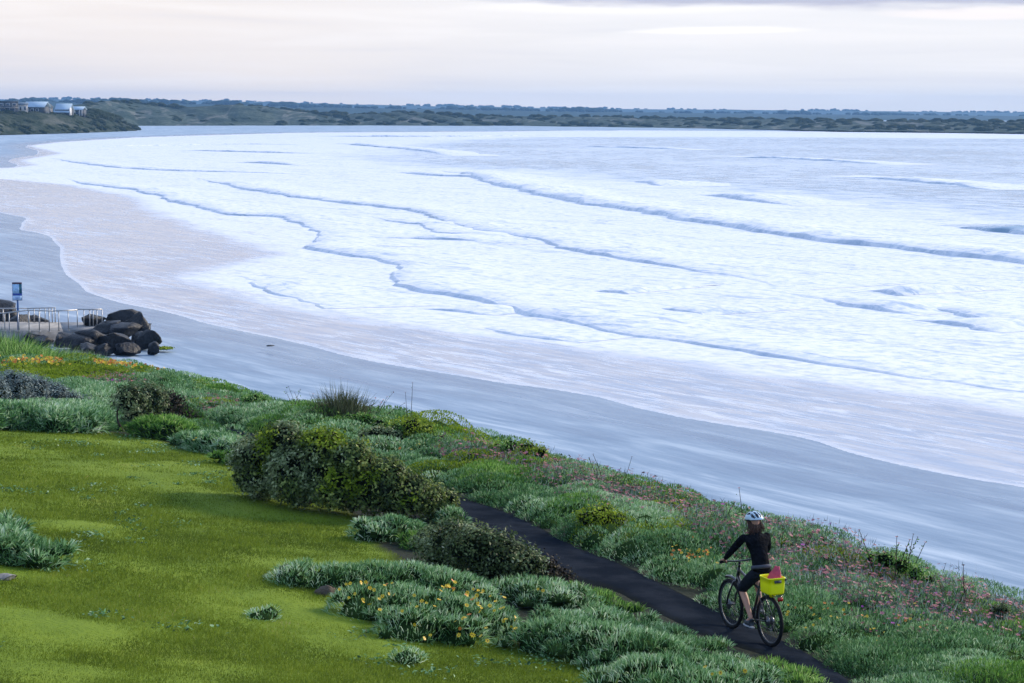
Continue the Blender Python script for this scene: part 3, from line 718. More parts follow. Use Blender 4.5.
SHRUB_KEEP = []    # ground ellipses that stay free of the carpet
def build_carpet():
    rng = np.random.default_rng(5)
    P = scatter_in(CARPET, 4.6, rng, None)
    near = P[:, 1] < 48
    P = P[near | (rng.random(len(P)) < .55)]
    dp = np.where(P[:, 1] > 58, -9, sdf(P, PATHPOLY[::3])); P = P[dp < -.10]; dp = dp[dp < -.10]
    C, r, h = cushions(P, rng)
    r = np.where(C[:, 1] > 48, r * 1.3, r)
    r = np.minimum(r, -dp + .18)
    h = np.minimum(h, r * .9)
    # gentle long swells in the height of the planting
    h = h * (.35 + 1.5 * fbm(C[:, 0] * .5, C[:, 1] * .35, 77))
    red = np.min([in_zone(C, z) for z in RED_Z], 0); lime = np.min([in_zone(C, z) for z in LIME_Z], 0)
    nz = fbm(C[:, 0] * .45, C[:, 1] * .3, 31)
    redm = red < .6 + nz; limem = (lime < .5 + nz) | (nz > .90)
    toned = vnoise(C[:, 0] * .7, C[:, 1] * .45, 8)
    kinds = np.where(limem, 2, np.where(toned > .66, 1, 0))
    near = 30 / C[:, 1]
    names = [('silver_ground_cover', M_SILVER, 'silver green lance-leaved ground cover on the bank beside the path'),
             ('green_ground_cover', M_GREENLEAF, 'deep green lance-leaved ground cover on the bank beside the path'),
             ('lime_ground_cover', M_LIME, 'yellow green creeping ground cover on the bank')]
    for k, (nm, mt, lab) in enumerate(names):
        m = kinds == k
        Ck, rk, hk = C[m], r[m], h[m]
        n_each = np.clip(rk ** 2 * 2200 * np.clip(near[m], .42, 1.3) ** 1.2, 30, 1700).astype(int)
        Pp, Nn, idx = dome_sample(Ck, rk, hk, n_each, rng)
        sc = np.clip(Ck[idx, 1] / 32, .8, 2.2)
        D = Nn * .7 + np.array([0, 0, .55]) + rng.normal(size=Pp.shape) * .38
        L = rng.uniform(.05, .10, len(Pp)) * sc ** .5; Wd = rng.uniform(.008, .013, len(Pp)) * sc
        if k == 2: L *= .6; Wd *= 1.3
        Pp = Pp - Nn * L[:, None] * .45
        base = vnoise(Ck[:, 0] * 1.3, Ck[:, 1] * 1.3, 55)[idx]
        rnd = np.clip(rng.beta(2, 2.6, len(Pp)) * .7 + base * .35 - .05, 0, 1)
        g = Geo(); add_blades(g, Pp, D, L, Wd, rng.uniform(.1, .6, len(Pp)), rnd, rng)
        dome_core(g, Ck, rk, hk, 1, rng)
        link(nm, g.mesh(nm, [mt, M_CORE]), kind='stuff', label=lab)
    # reddish and pink flower heads over the pigface patches
    g = Geo(); m = redm; Ck, rk, hk = C[m], r[m], h[m]
    n_each = np.clip(rk ** 2 * 150 * np.clip(near[m], .35, 1.3), 8, 130).astype(int)
    Pp, Nn, idx = dome_sample(Ck, rk, hk, n_each, rng)
    Pp[:, 2] += rng.uniform(.04, .13, len(Pp))
    for p, nn in zip(Pp, Nn):
        u = rng.random(); flower_geo(g, p, nn + np.array([0, 0, 1.2]) + rng.normal(size=3) * .4, rng.uniform(.024, .046) * (p[1] / 32) ** .6, rng, 0 if u < .33 else (2 if u > .975 else 1), 1, 5)
    # grey stalks of spent heads
    n = len(Pp) * 3; q = Pp[rng.integers(0, len(Pp), n)] + rng.normal(size=(n, 3)) * [.15, .15, .02]; q[:, 2] -= .08
    add_tris(g, q, np.array([0, 0, 1]) + rng.normal(size=(n, 3)) * .35, rng.uniform(.08, .16, n), .012, rng.random(n), rng, 3)
    link('pink_wildflowers', g.mesh('pink_wildflowers', [M_PINK, M_RUSSET, M_MAGENTA, M_BLUEGREY]), kind='stuff', label='dusty pink and russet flower heads on the bank')
    # magenta patches
    g = Geo(); dots = []
    for (px, py, cnt) in ((697, 503, 12), (955, 626, 14)):
        c = hit(px, py)[0]
        for _ in range(cnt):
            p = c + np.array([rng.normal() * .16, rng.normal() * .3, 0]); p[2] = land_z(p[None])[0] + .24
            flower_geo(g, p, np.array([0, -.5, 1]) + rng.normal(size=3) * .4, .028, rng, 0, 1)
    # scattered yellow daisies
    g2 = Geo()
    groups = [(692, 568, 24, .25, .4), (700, 572, 10, .2, .3), (850, 632, 14, .9, .5), (820, 640, 14, .6, .5), (870, 640, 8, .8, .5), (62, 374, 170, 1.5, 1.0), (90, 374, 150, 1.0, .8), (430, 455, 16, .5, .9), (400, 452, 14, .5, .8), (560, 470, 10, 1.2, .8), (405, 447, 6, .4, .5), (520, 462, 10, .9, 1.4), (660, 500, 8, .5, 1.2), (880, 630, 10, 1, .4), (930, 575, 6, 1, 1), (770, 545, 6, .6, .8)]
    for (px, py, cnt, sx, sy) in groups:
        c = hit(px, py)[0]
        for _ in range(cnt):
            p = c + np.array([rng.normal() * sx, rng.normal() * sy, 0])
            if sdf(p[None, :2], PATHPOLY[::3])[0] > -.1: continue
            p[2] = land_z(p[None])[0] + rng.uniform(.22, .34) + (.22 if p[1] > 55 else 0)
            flower_geo(g2, p, np.array([0, -.7, 1]) + rng.normal(size=3) * .4, rng.uniform(.018, .030) * (p[1] / 28) ** 1.0, rng, 0 if rng.random() < .6 else 2, 1)
    link('magenta_wildflowers', g.mesh('magenta_wildflowers', [M_MAGENTA, M_EYE]), kind='stuff', label='small clusters of magenta flowers on the bank')
    link('yellow_wildflowers', g2.mesh('yellow_wildflowers', [M_YELLOW, M_EYE, M_ORANGE]), kind='stuff', label='yellow and orange daisies scattered over the bank')
    # loose mixed growth with an uneven top along the crest
    g = Geo(); cl = cr2[(cr2[:, 1] < 85)]
    n = 1500; t = rng.uniform(0, len(cl) - 1.01, n); i = t.astype(int); f = (t - i)[:, None]
    q = cl[i] * (1 - f) + cl[i + 1] * f; nr = NRM[i]
    q[:, :2] += nr * rng.normal(.5, .9, n)[:, None]; q[:, 2] = land_z(q) + .08
    dens = vnoise(q[:, 0] * 1.1, q[:, 1] * .8, 91); q = q[dens > .42]; dens = dens[dens > .42]; n = len(q)
    hh = rng.uniform(.05, .24, n) * (.4 + dens)
    for p, h_ in zip(q, hh):
        k = rng.integers(24, 40); u = rng.random()
        top = p + np.array([rng.normal() * .08, rng.normal() * .08, h_])
        Q = p + (top - p) * rng.random((k, 1)) ** .6 + rng.normal(size=(k, 3)) * .07
        s_ = (p[1] / 32) ** .7
        add_leaves(g, Q, rng.normal(size=(k, 3)) + [0, -.3, .8], rng.uniform(.03, .055, k) * s_, rng.random(k), rng, 0 if u < .55 else (1 if u < .85 else 2))
        add_tris(g, np.repeat(p[None], 2, 0), (top - p) + rng.normal(size=(2, 3)) * .05, h_ * 1.15, .010, np.array([.3, .5]), rng, 2)
    link('crest_growth', g.mesh('crest_growth', [M_GREENLEAF, M_LIME, M_OLIVE]), kind='stuff', label='loose leafy growth along the crest of the bank')
build_carpet()

# ---- lawn
def build_lawn():
    rng = np.random.default_rng(9)
    lo, hi = LAWN.min(0), LAWN.max(0); n = 2600000
    P = lo + rng.random((n, 2)) * (hi - lo)
    P = P[rng.random(n) < np.clip((17.0 / P[:, 1]) ** 2, 0, 1)]
    d = sdf(P, LAWN); P = P[(d > -.15)]
    pp = proj(np.column_stack([P, land_z(P)])); P = P[(pp[:, 0] > -90) & (pp[:, 0] < 700) & (pp[:, 1] < 760)]
    n = len(P); P3 = np.column_stack([P, land_z(P) - .005])
    far_ = P[:, 1] / 22
    tuft = fbm(P[:, 0] * 2.2, P[:, 1] * 1.1, 4, 3); big = fbm(P[:, 0] * .35, P[:, 1] * .22, 14, 3)
    L = (.028 + .035 * tuft) * rng.uniform(.6, 1.35, n) * far_ ** .3; Wd = .008 * far_ * rng.uniform(.7, 1.4, n)
    lean = np.array([.35, -.25, 0]) * (tuft[:, None] - .3)
    rnd = np.clip(.30 + (tuft - .5) * .6 + (big - .5) * .5 + rng.normal(size=n) * .17, 0, 1)
    g = Geo(); add_tris(g, P3, np.array([0, 0, .8]) + lean + rng.normal(size=(n, 3)) * .45, L, Wd, rnd, rng)
    # flat weeds in the turf
    w = rng.random((900, 2)) * (hi - lo) + lo; w = w[sdf(w, LAWN) > .1]; w = w[vnoise(w[:, 0] * .7, w[:, 1] * .5, 66) > .55]
    for q in w:
        k = 26; rr = rng.uniform(.06, .22); b = np.array([q[0], q[1], land_z(q[None])[0] + .03])
        Q = b + np.column_stack([rng.normal(size=(k, 2)) * rr, rng.uniform(0, .03, k)])
        add_leaves(g, Q, rng.normal(size=(k, 3)) * .4 + [0, 0, 1], rng.uniform(.04, .07, k), rng.random(k) * .7, rng, 1)
    print('lawn blades', n)
    link('lawn_grass', g.mesh('lawn_grass', [M_GRASS, M_SILVER]), kind='stuff', label='short mown lawn grass with low weeds')
build_lawn()

# ---- single mounds of lance-leaved plants
def flower_mesh(mat):
    g = Geo(); rng = np.random.default_rng(1); flower_geo(g, np.zeros(3), np.array([0, 0, 1.]), .028, rng)
    add_tris(g, np.array([[0, 0, 0.]]), np.array([[0, 0, -1.]]), .16, .008, np.array([.4]), rng, 2)
    return g.mesh('flower', [mat, M_EYE, M_GREENLEAF])
FL_Y, FL_O = flower_mesh(M_YELLOW), flower_mesh(M_ORANGE)

def mound(label, lobes, mat=None, name='leafy_mound', seed=0, flowers=(), dens=1500, L=(.075, .14), wd=.0115, cat='plant', group=None, splay=.38):
    """lobes: (px, py of the ground centre, radius m, height m)"""
    rng = np.random.default_rng(seed); A = np.array(lobes, float)
    C = hit(A[:, 0], A[:, 1]); r, h = A[:, 2], A[:, 3]
    # smaller hummocks over each lobe keep the outline uneven
    exC, exr, exh = [C], [r], [h]
    for c, rr, hh in zip(C, r, h):
        k = max(int(rr * rr * 26), 3); th = rng.uniform(0, 6.28, k); q = np.sqrt(rng.random(k)) * rr * .92
        cc = np.column_stack([c[0] + np.cos(th) * q, c[1] + np.sin(th) * q, c[2] + hh * np.sqrt(np.maximum(1 - (q / rr) ** 2, 0)) * .72])
        exC.append(cc); exr.append(rng.uniform(.12, .26, k)); exh.append(rng.uniform(.08, .17, k))
    Ca, ra, ha = np.concatenate(exC), np.concatenate(exr), np.concatenate(exh)
    near = np.clip(28 / Ca[:, 1], .3, 1.3)
    n_each = np.clip(ra ** 2 * dens * 1.6 * near, 12, 5000).astype(int)
    P, Nn, idx = dome_sample(Ca, ra, ha, n_each, rng)
    keep = np.ones(len(P), bool)
    for k in range(len(Ca)):
        d = P - Ca[k]; keep &= ~((((d[:, 0] ** 2 + d[:, 1] ** 2) / ra[k] ** 2 + (d[:, 2] / ha[k]) ** 2) < .72) & (idx != k))
    P, Nn, idx = P[keep], Nn[keep], idx[keep]; n = len(P)
    sc = np.clip(P[:, 1] / 30, .8, 2)
    LL = rng.uniform(L[0], L[1], n) * sc ** .4; P0 = P - Nn * LL[:, None] * .5
    D = Nn * .75 + np.array([0, 0, .5]) + rng.normal(size=P.shape) * splay
    g = Geo(); rnd = np.clip(rng.beta(2, 2.4, n) * .75 + vnoise(P[:, 0] * 2.5, P[:, 1] * 2.5, seed) * .3, 0, 1)
    add_blades(g, P0, D, LL, rng.uniform(.7, 1.2, n) * wd * sc, rng.uniform(.1, .6, n), rnd, rng)
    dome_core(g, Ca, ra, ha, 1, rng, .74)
    o0 = C[0].copy()
    o = link(name, g.mesh(name, [mat or M_SILVER, M_CORE], origin=o0), label=label, cat=cat, group=group); o.location = o0
    for j, (px, py) in enumerate(flowers):
        # put the flower on the mound surface under this line of sight
        d = ray(px, py)
        best = None
        for t in np.arange(14, 60, .06):
            q = np.array([0, 0, CAMZ]) + d / np.linalg.norm(d) * t
            e = ((q[0] - C[:, 0]) ** 2 + (q[1] - C[:, 1]) ** 2) / r ** 2 + ((q[2] - C[:, 2]) / h) ** 2
            if e.min() < 1.05 or q[2] < land_z(q[None])[0] + .15: best = q; break
        if best is None: continue
        f = link('flower', FL_Y if rng.random() < .88 else FL_O, o)
        f.location = best - o0 + np.array([0, 0, rng.uniform(.08, .14)]); f.rotation_euler = (rng.normal() * .45 + .5, rng.normal() * .5, rng.uniform(-.5, .5)); f.scale = (rng.uniform(.8, 1.25),) * 3
    return o

rf = random.Random(4)
def dots(spec):
    out = []
    for (x0, y0, x1, y1, k) in spec:
        for _ in range(k): out.append((rf.uniform(x0, x1), rf.uniform(y0, y1)))
    return out
G_M = 'leafy mounds planted along the lawn edge'
mound('large silver green mound dotted with yellow daisies in the middle of the lawn', [(365, 618, .55, .42), (395, 620, .65, .48), (430, 627, .7, .5), (465, 632, .6, .45), (492, 634, .42, .36), (410, 638, .5, .35), (455, 642, .45, .32)], seed=1, group=G_M,
      flowers=dots([(335, 590, 400, 606, 16), (440, 590, 455, 602, 12), (465, 598, 505, 620, 26), (360, 602, 440, 620, 10), (400, 612, 470, 635, 10), (400, 638, 490, 648, 9), (503, 628, 516, 642, 7)]))
mound('long low silver green mound lying behind the daisy mound', [(292, 583, .40, .22), (315, 585, .50, .28), (345, 588, .55, .34), (375, 591, .6, .42), (405, 594, .62, .45), (435, 598, .6, .44), (462, 603, .5, .4), (482, 612, .36, .28)], seed=2, group=G_M)
mound('pale silver tuft in the bare patch between the big bush and the low dark bush', [(370, 540, .42, .36), (392, 541, .52, .42), (408, 540, .4, .34)], seed=3, group=G_M, wd=.014)
mound('silver mound with one orange flower just right of the low dark bush', [(512, 600, .45, .34), (535, 605, .55, .4), (560, 610, .5, .38), (585, 613, .4, .3)], seed=4, group=G_M, flowers=[(538, 595), (543, 597)])
mound('broad silver green mound beside the lawn right of the daisy mound', [(545, 652, .55, .40), (572, 655, .7, .48), (605, 663, .75, .5), (640, 672, .75, .5), (600, 640, .6, .4), (560, 637, .5, .36)], seed=5, group=G_M)
mound('silver green mound along the path below its bend', [(608, 628, .36, .3), (636, 638, .45, .32), (662, 650, .5, .34), (692, 664, .5, .34), (635, 652, .5, .34), (665, 666, .55, .36), (600, 636, .4, .3)], seed=6, group=G_M)
mound('dark green mound at the path edge beyond the silver mounds', [(588, 605, .3, .24), (604, 611, .34, .27), (619, 616, .26, .22), (578, 602, .3, .2)], M_GREENLEAF, seed=7, group=G_M)
mound('silver green mound at the bottom edge of the picture beside the path', [(700, 688, .6, .38), (735, 696, .6, .38), (655, 696, .7, .45), (690, 706, .7, .4), (722, 680, .40, .30), (750, 690, .42, .3)], seed=8, group=G_M, flowers=[(712, 681), (745, 682), (705, 678), (720, 683)])
mound('small round tuft at the path edge below the bicycle', [(776, 682, .30, .27), (788, 690, .32, .28), (800, 698, .38, .28)], M_GREENLEAF, seed=9, group=G_M)
mound('low silver blue clump at the left edge of the lawn', [(-8, 560, .5, .42), (15, 562, .5, .4), (38, 566, .42, .34), (0, 545, .45, .40), (52, 566, .25, .22), (8, 535, .25, .3)], seed=10, group=G_M, L=(.12, .2), wd=.017)
mound('small dark rosette alone in the lower lawn', [(270, 619, .15, .07)], seed=11, L=(.05, .09), name='rosette_plant')
mound('tiny dark rosette nearer the bottom of the lawn', [(406, 664, .12, .06)], seed=12, L=(.05, .09), name='rosette_plant')
mound('clipped silver hedge-like mound along the far end of the lawn', [(-30, 427, 1.0, .62), (0, 427, 1.0, .62), (25, 428, 1.0, .64), (50, 430, .95, .62), (75, 431, .8, .58), (93, 431, .55, .45), (80, 422, .9, .6)], seed=13, group=G_M, L=(.14, .24), wd=.018)
mound('round deep green mound right of the hedge-like mound', [(150, 438, .55, .55), (168, 440, .6, .6), (182, 440, .45, .45)], M_GREENLEAF, seed=14, group=G_M, L=(.14, .22), wd=.017)
mound('silver mound at the lawn corner beside the big bush', [(190, 447, .45, .36), (208, 452, .6, .46), (225, 455, .5, .42)], seed=15, group=G_M, L=(.12, .2), wd=.016, flowers=[(196, 443), (194, 445)])
mound('small green tuft tucked against the left foot of the big bush', [(226, 464, .32, .26), (234, 466, .28, .22)], M_GREENLEAF, seed=16, group=G_M)
mound('small green tuft under the left corner of the low dark bush', [(419, 547, .3, .25), (414, 550, .26, .2)], M_GREENLEAF, seed=17, group=G_M)
mound('silver tuft at the path edge right of the big bush', [(452, 524, .35, .3), (440, 520, .35, .3)], seed=18, group=G_M)

# ---- shrubs
def shrub(label, lobes, base, mats, name='shrub', seed=0, leaf=.055, dens=330, pale=None, brown=None, cat='shrub', up=.5, group=None, stems=7, clump=.16, flat=.9):
    """lobes: (px, py, radius px); base: ground contact line in the photo"""
    rng = np.random.default_rng(seed); A = np.array(lobes, float); B = np.array(base, float)
    sh = np.maximum(crest_py(B[:, 0]) + 3 - B[:, 1], 0); B[:, 1] += sh; A[:, 1] += sh.mean() * .35
    G0 = hit(B[:, 0], B[:, 1]); o0 = G0.mean(0)
    dist = np.interp(A[:, 0], B[:, 0], np.linalg.norm(G0[:, :2], axis=1))
    rm = A[:, 2] / F * dist
    d = ray(A[:, 0], A[:, 1]); dxy = np.linalg.norm(d[:, :2], axis=1)
    t = (dist + rm * .75) / dxy
    C = np.array([0, 0, CAMZ]) + d * t[:, None]
    R3 = np.column_stack([rm * 1.05, rm * 1.15, rm * flat])
    # secondary lobes break the outline
    C2, R2 = [C], [R3]
    for c, r in zip(C, R3):
        k = 9; v = unit(rng.normal(size=(k, 3))); v[:, 2] = np.abs(v[:, 2]) * .9 - .15
        C2.append(c + v * r * .78); R2.append(np.ones((k, 3)) * r[0] * rng.uniform(.26, .42, (k, 1)))
    C, R3 = np.concatenate(C2), np.concatenate(R2)
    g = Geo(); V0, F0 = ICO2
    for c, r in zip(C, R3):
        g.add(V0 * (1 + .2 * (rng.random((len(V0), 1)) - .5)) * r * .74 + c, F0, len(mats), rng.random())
    # rosettes of leaves on and just under the surface
    area = (R3[:, 0] ** 2) * 12.5; nr = np.maximum((area * dens / 9).astype(int), 8)
    idx = np.repeat(np.arange(len(C)), nr); u = unit(rng.normal(size=(len(idx), 3)))
    dep = rng.uniform(.84, 1.06, len(idx))[:, None]
    P = C[idx] + u * R3[idx] * dep
    keep = P[:, 2] > land_z(P) + .03
    for k in range(len(C)):
        keep &= ~((((P - C[k]) / R3[k]) ** 2).sum(1) < .62)
    P, u = P[keep], u[keep]; m = len(P); k = 9
    tone = np.clip(rng.beta(2, 2.4, m) + (P[:, 2] - P[:, 2].min()) / max(np.ptp(P[:, 2]), .1) * 0 , 0, 1)
    # colour groups: pale tips on one side, brown twiggy parts
    px = proj(P); which = np.zeros(m, int)
    sel = vnoise(P[:, 0] * 2.2, P[:, 2] * 2.2 + P[:, 1], seed + 3)
    if pale: which[(pale[0] * (px[:, 0] - pale[1]) > 0) & (sel > pale[2])] = 1
    if brown: which[(brown[0] * (px[:, 0] - brown[1]) > 0) & (sel > brown[2])] = 2
    if len(mats) > 3: which[(sel < .31) & (u[:, 2] > -.2)] = 3
    Q = np.repeat(P, k, 0) + rng.normal(size=(m * k, 3)) * clump * .35
    Nn = np.repeat(u, k, 0) + rng.normal(size=(m * k, 3)) * .65 + [0, 0, up]
    rr = np.clip(np.repeat(tone, k) + rng.normal(size=m * k) * .13, 0, 1); wr = np.repeat(which, k)
    for w in range(len(mats)):
        s = wr == w
        if s.any(): add_leaves(g, Q[s], Nn[s], rng.uniform(.7, 1.3, s.sum()) * leaf, rr[s], rng, w)
    root = empty(name, o0, label=label, cat=cat, group=group)
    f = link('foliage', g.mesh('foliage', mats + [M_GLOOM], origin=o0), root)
    gs = Geo()
    for _ in range(stems):
        b = G0[0] + (G0[-1] - G0[0]) * rng.random() + np.array([0, rm.mean() * .5, -.05]); e = C[rng.integers(0, len(rm))] + rng.normal(size=3) * .1
        b[2] = land_z(b[None])[0] - .05
        mdl = (b + e) / 2 + rng.normal(size=3) * .12
        add_tube(gs, smooth_line([b, mdl, e], .15, 1), np.linspace(.035, .012, len(smooth_line([b, mdl, e], .15, 1))), 6)
    link('stem', gs.mesh('stem', [M_STEM], True, origin=o0), root)
    return root

shrub('big wind-swept bush with glossy leaves and lime tips left of the path',
      [(257, 457, 24), (262, 477, 24), (286, 446, 25), (300, 472, 36), (322, 448, 22), (340, 478, 36), (352, 458, 20), (374, 486, 31), (388, 474, 17), (404, 494, 24), (424, 498, 19), (442, 502, 14)],
      [(240, 496), (300, 512), (350, 520), (400, 524), (450, 519)], [M_BUSH, M_BUSHPALE, M_BROWN, M_LIME], seed=41, leaf=.07, dens=820, clump=.14, pale=(-1, 345, .42), brown=None)
shrub('low dome-shaped dark bush with small greyish leaves between lawn and path',
      [(434, 544, 20), (452, 540, 23), (476, 549, 27), (498, 556, 26), (520, 564, 20), (540, 571, 16), (558, 579, 11), (448, 562, 20), (488, 572, 18)],
      [(420, 566), (470, 588), (520, 592), (570, 590)], [M_OLIVE, M_BUSHPALE, M_BROWN], seed=42, leaf=.055, dens=1000, pale=(-1, 545, .60), brown=(1, 545, .25), flat=.85)
shrub('dark rounded bush trailing brown twigs to the right behind the far lawn',
      [(130, 400, 16), (148, 400, 19), (165, 407, 17), (180, 413, 12), (192, 419, 9), (140, 414, 14)],
      [(115, 432), (160, 432), (205, 430)], [M_OLIVE, M_BUSHPALE, M_BROWN], seed=43, leaf=.075, dens=420, pale=(-1, 150, .55), brown=(1, 168, .2))
shrub('olive bush with yellowish tips on the seaward side of the path bend',
      [(588, 520, 12), (602, 517, 13), (618, 521, 10), (596, 530, 11)],
      [(575, 540), (625, 542)], [M_OLIVE, M_LIME, M_BROWN], seed=44, leaf=.05, dens=500, pale=(1, 0, .5))
shrub('small round yellow green bush left of the cyclist\'s shoulder',
      [(719, 531, 9), (728, 535, 7), (738, 533, 6)], [(708, 544), (742, 546)], [M_LIME, M_GREENLEAF], seed=45, leaf=.035, dens=900, stems=3, clump=.08)
shrub('low lime and brown bush right of the cyclist',
      [(781, 545, 7), (792, 549, 8), (803, 553, 8), (815, 557, 7), (824, 559, 5)], [(775, 560), (830, 566)], [M_LIME, M_GREENLEAF, M_BROWN], seed=46, leaf=.035, dens=900, brown=(1, 790, .35), stems=3, clump=.08)
shrub('soft blue grey bush behind the hedge-like mound at the far left',
      [(-10, 392, 18), (12, 387, 18), (32, 391, 17), (52, 395, 14), (68, 400, 11), (82, 404, 9), (20, 402, 14)],
      [(-20, 414), (40, 413), (95, 414)], [M_BLUEGREY, M_BLUEGREY], seed=47, leaf=.055, dens=900, up=.9)
shrub('pale grey flowering bush behind the lime tips of the big bush',
      [(365, 437, 7), (377, 434, 9), (390, 436, 8), (372, 444, 7)], [(355, 452), (398, 454)], [M_BUSHPALE, M_OLIVE], seed=48, leaf=.055, dens=600, stems=3)
shrub('yellow green bush on the bank crest right of the tall dry grass tuft',
      [(398, 431, 10), (412, 427, 10), (425, 433, 11), (438, 440, 8), (405, 442, 10)], [(388, 452), (445, 454)], [M_LIME, M_GREENLEAF], seed=49, leaf=.055, dens=500, pale=(1, 0, .5), stems=4)
shrub('dark green bush on the bank crest above the path entrance',
      [(498, 446, 8), (512, 444, 9), (527, 446, 9), (540, 450, 7)], [(488, 458), (548, 462)], [M_GREENLEAF, M_LIME], seed=50, leaf=.06, dens=450, pale=(1, 0, .62), stems=3)
shrub('small dome of dark foliage against the sand at the crest on the left',
      [(248, 397, 5), (256, 396, 6), (264, 399, 5)], [(242, 405), (270, 407)], [M_GREENLEAF, M_OLIVE], seed=51, leaf=.06, dens=700, stems=2)
shrub('lone small dark bush at the right end of the bank crest',
      [(997, 606, 6), (1002, 603, 5), (998, 611, 6)], [(990, 618), (1006, 620)], [M_OLIVE, M_GREENLEAF], seed=52, leaf=.03, dens=1100, stems=3, clump=.07)
shrub('dark leafy bush along the crest below the tall sprig plant',
      [(872, 552, 8), (886, 553, 10), (902, 558, 9), (916, 566, 8), (930, 572, 6)], [(862, 566), (938, 582)], [M_GREENLEAF, M_OLIVE], seed=53, leaf=.04, dens=800, stems=3)
shrub('mid green bush at the crest left of the yellow green bush',
      [(352, 420, 8), (366, 420, 8), (380, 425, 8), (340, 424, 8)], [(335, 436), (388, 438)], [M_GREENLEAF, M_OLIVE], seed=54, leaf=.06, dens=450, stems=3)

# ---- grass tufts and sprigs
def tuft(label, px, py, rad, height, n, mat, seed, spread=.25, name='grass_tuft', wd=.012, cat='grass', hits=True):
    rng = np.random.default_rng(seed); c = hit(px, py)[0]; g = Geo()
    th = rng.uniform(0, 6.28, n); q = np.sqrt(rng.random(n)) * rad
    P = np.column_stack([c[0] + np.cos(th) * q, c[1] + np.sin(th) * q, np.zeros(n)]); P[:, 2] = land_z(P) - .03
    D = np.column_stack([np.cos(th) * spread * q / rad, np.sin(th) * spread * q / rad, np.ones(n)]) + rng.normal(size=(n, 3)) * [.22, .22, 0]
    add_blades(g, P, D, rng.uniform(.5, 1.05, n) * height * (1 - .35 * (q / rad) ** 2), wd, rng.uniform(0, .8, n), rng.random(n), rng)
    o = link(name, g.mesh(name, [mat], origin=c), label=label, cat=cat); o.location = c; return o
tuft('tall dark wispy grass tuft standing against the sand behind the big bush', 341, 426, .6, 1.5, 1300, M_DRY, 60, .22, wd=.016)
tuft('lower dark grass tuft left of the tall wispy tuft behind the big bush', 315, 428, 1.0, .65, 900, M_DRY, 61, .35, wd=.016)
tuft('long green grass clump in front of the boulders below the railing', 28, 366, 2.6, 1.35, 4500, M_GREENLEAF, 62, .8, wd=.018)
tuft('yellow green grass clump between the long grass and the orange daisies', 60, 372, 1.5, .6, 1300, M_LIME, 66, .7, wd=.017)
tuft('tall green grass clump at the left edge under the railing', 4, 362, 1.6, 1.7, 2200, M_GREENLEAF, 67, .7, wd=.024)
tuft('pale feathery grass tuft beside the rightmost boulder', 102, 367, 1.4, .85, 1400, M_PALEGRASS, 63, .6, wd=.017)
tuft('small pale feathery tuft left of the pale grass by the boulders', 78, 364, 1.1, .95, 900, M_PALEGRASS, 64, .7, wd=.017)
tuft('dark little bush of upright leaves at the far left under the railing', 9, 357, .45, .95, 500, M_OLIVE, 65, .3, wd=.035)

def sprig(label, px, py, height, n, seed, leafy=.5, spread=.3, name='sprig_plant'):
    py = max(py, crest_py(px) + 3); height = height + .28; rng = np.random.default_rng(seed); c = hit(px, py)[0]; g = Geo()
    for _ in range(n):
        b = c + np.array([rng.normal() * .12, rng.normal() * .12, -.05])
        e = b + np.array([rng.normal() * spread * height, rng.normal() * spread * height, height * rng.uniform(.65, 1.05)])
        L = smooth_line([b, (b + e) / 2 + rng.normal(size=3) * .04, e], .08, 1)
        add_tube(g, L, np.linspace(.010, .004, len(L)), 4, 0)
        k = int(14 * leafy) + 2; t = rng.uniform(.3, 1, k); Q = b + (e - b) * t[:, None] + rng.normal(size=(k, 3)) * .03
        add_leaves(g, Q, rng.normal(size=(k, 3)), rng.uniform(.03, .065, k), rng.random(k) * .6, rng, 1)
        flower_geo(g, e, e - b, .03, rng, 2, 2, 5)
    o = link(name, g.mesh(name, [M_STEM, M_GREENLEAF, M_RUSSET], origin=c), label=label, cat='plant'); o.location = c
sprig('tall loose leafy sprig plant rising from the crest right of the cyclist', 893, 556, .75, 9, 70, 1.0, .22)
sprig('thin bare twigs sticking up from the crest left of the cyclist', 727, 512, .65, 4, 71, .15, .28)
sprig('short flowering sprig at the crest near the right edge', 962, 578, .5, 4, 72, .3, .3)
sprig('sprig of dark seed heads left of the tall wispy grass tuft', 302, 414, .6, 7, 73, .5, .4)
sprig('sprigs of dark seed heads right of the tall wispy grass tuft', 368, 418, .6, 9, 74, .4, .6)
sprig('single thin stalk leaning over the sand above the yellow green bush', 415, 428, 1.15, 2, 75, .05, .12)
sprig('thin upright stalks on the crest above the path bend', 612, 473, .6, 5, 76, .15, .3)
sprig('small flower sprig above the crest left of the cyclist\'s helmet', 700, 500, .45, 6, 77, .4, .4)
sprig('pair of slim stalks on the crest above the far hollow', 234, 402, .55, 3, 78, .2, .2)
sprig('short sprigs on the crest above the cyclist\'s right shoulder', 782, 522, .35, 8, 79, .5, .5)
sprig('tiny sprigs at the crest between the cyclist and the tall sprig plant', 850, 545, .35, 7, 80, .5, .6)
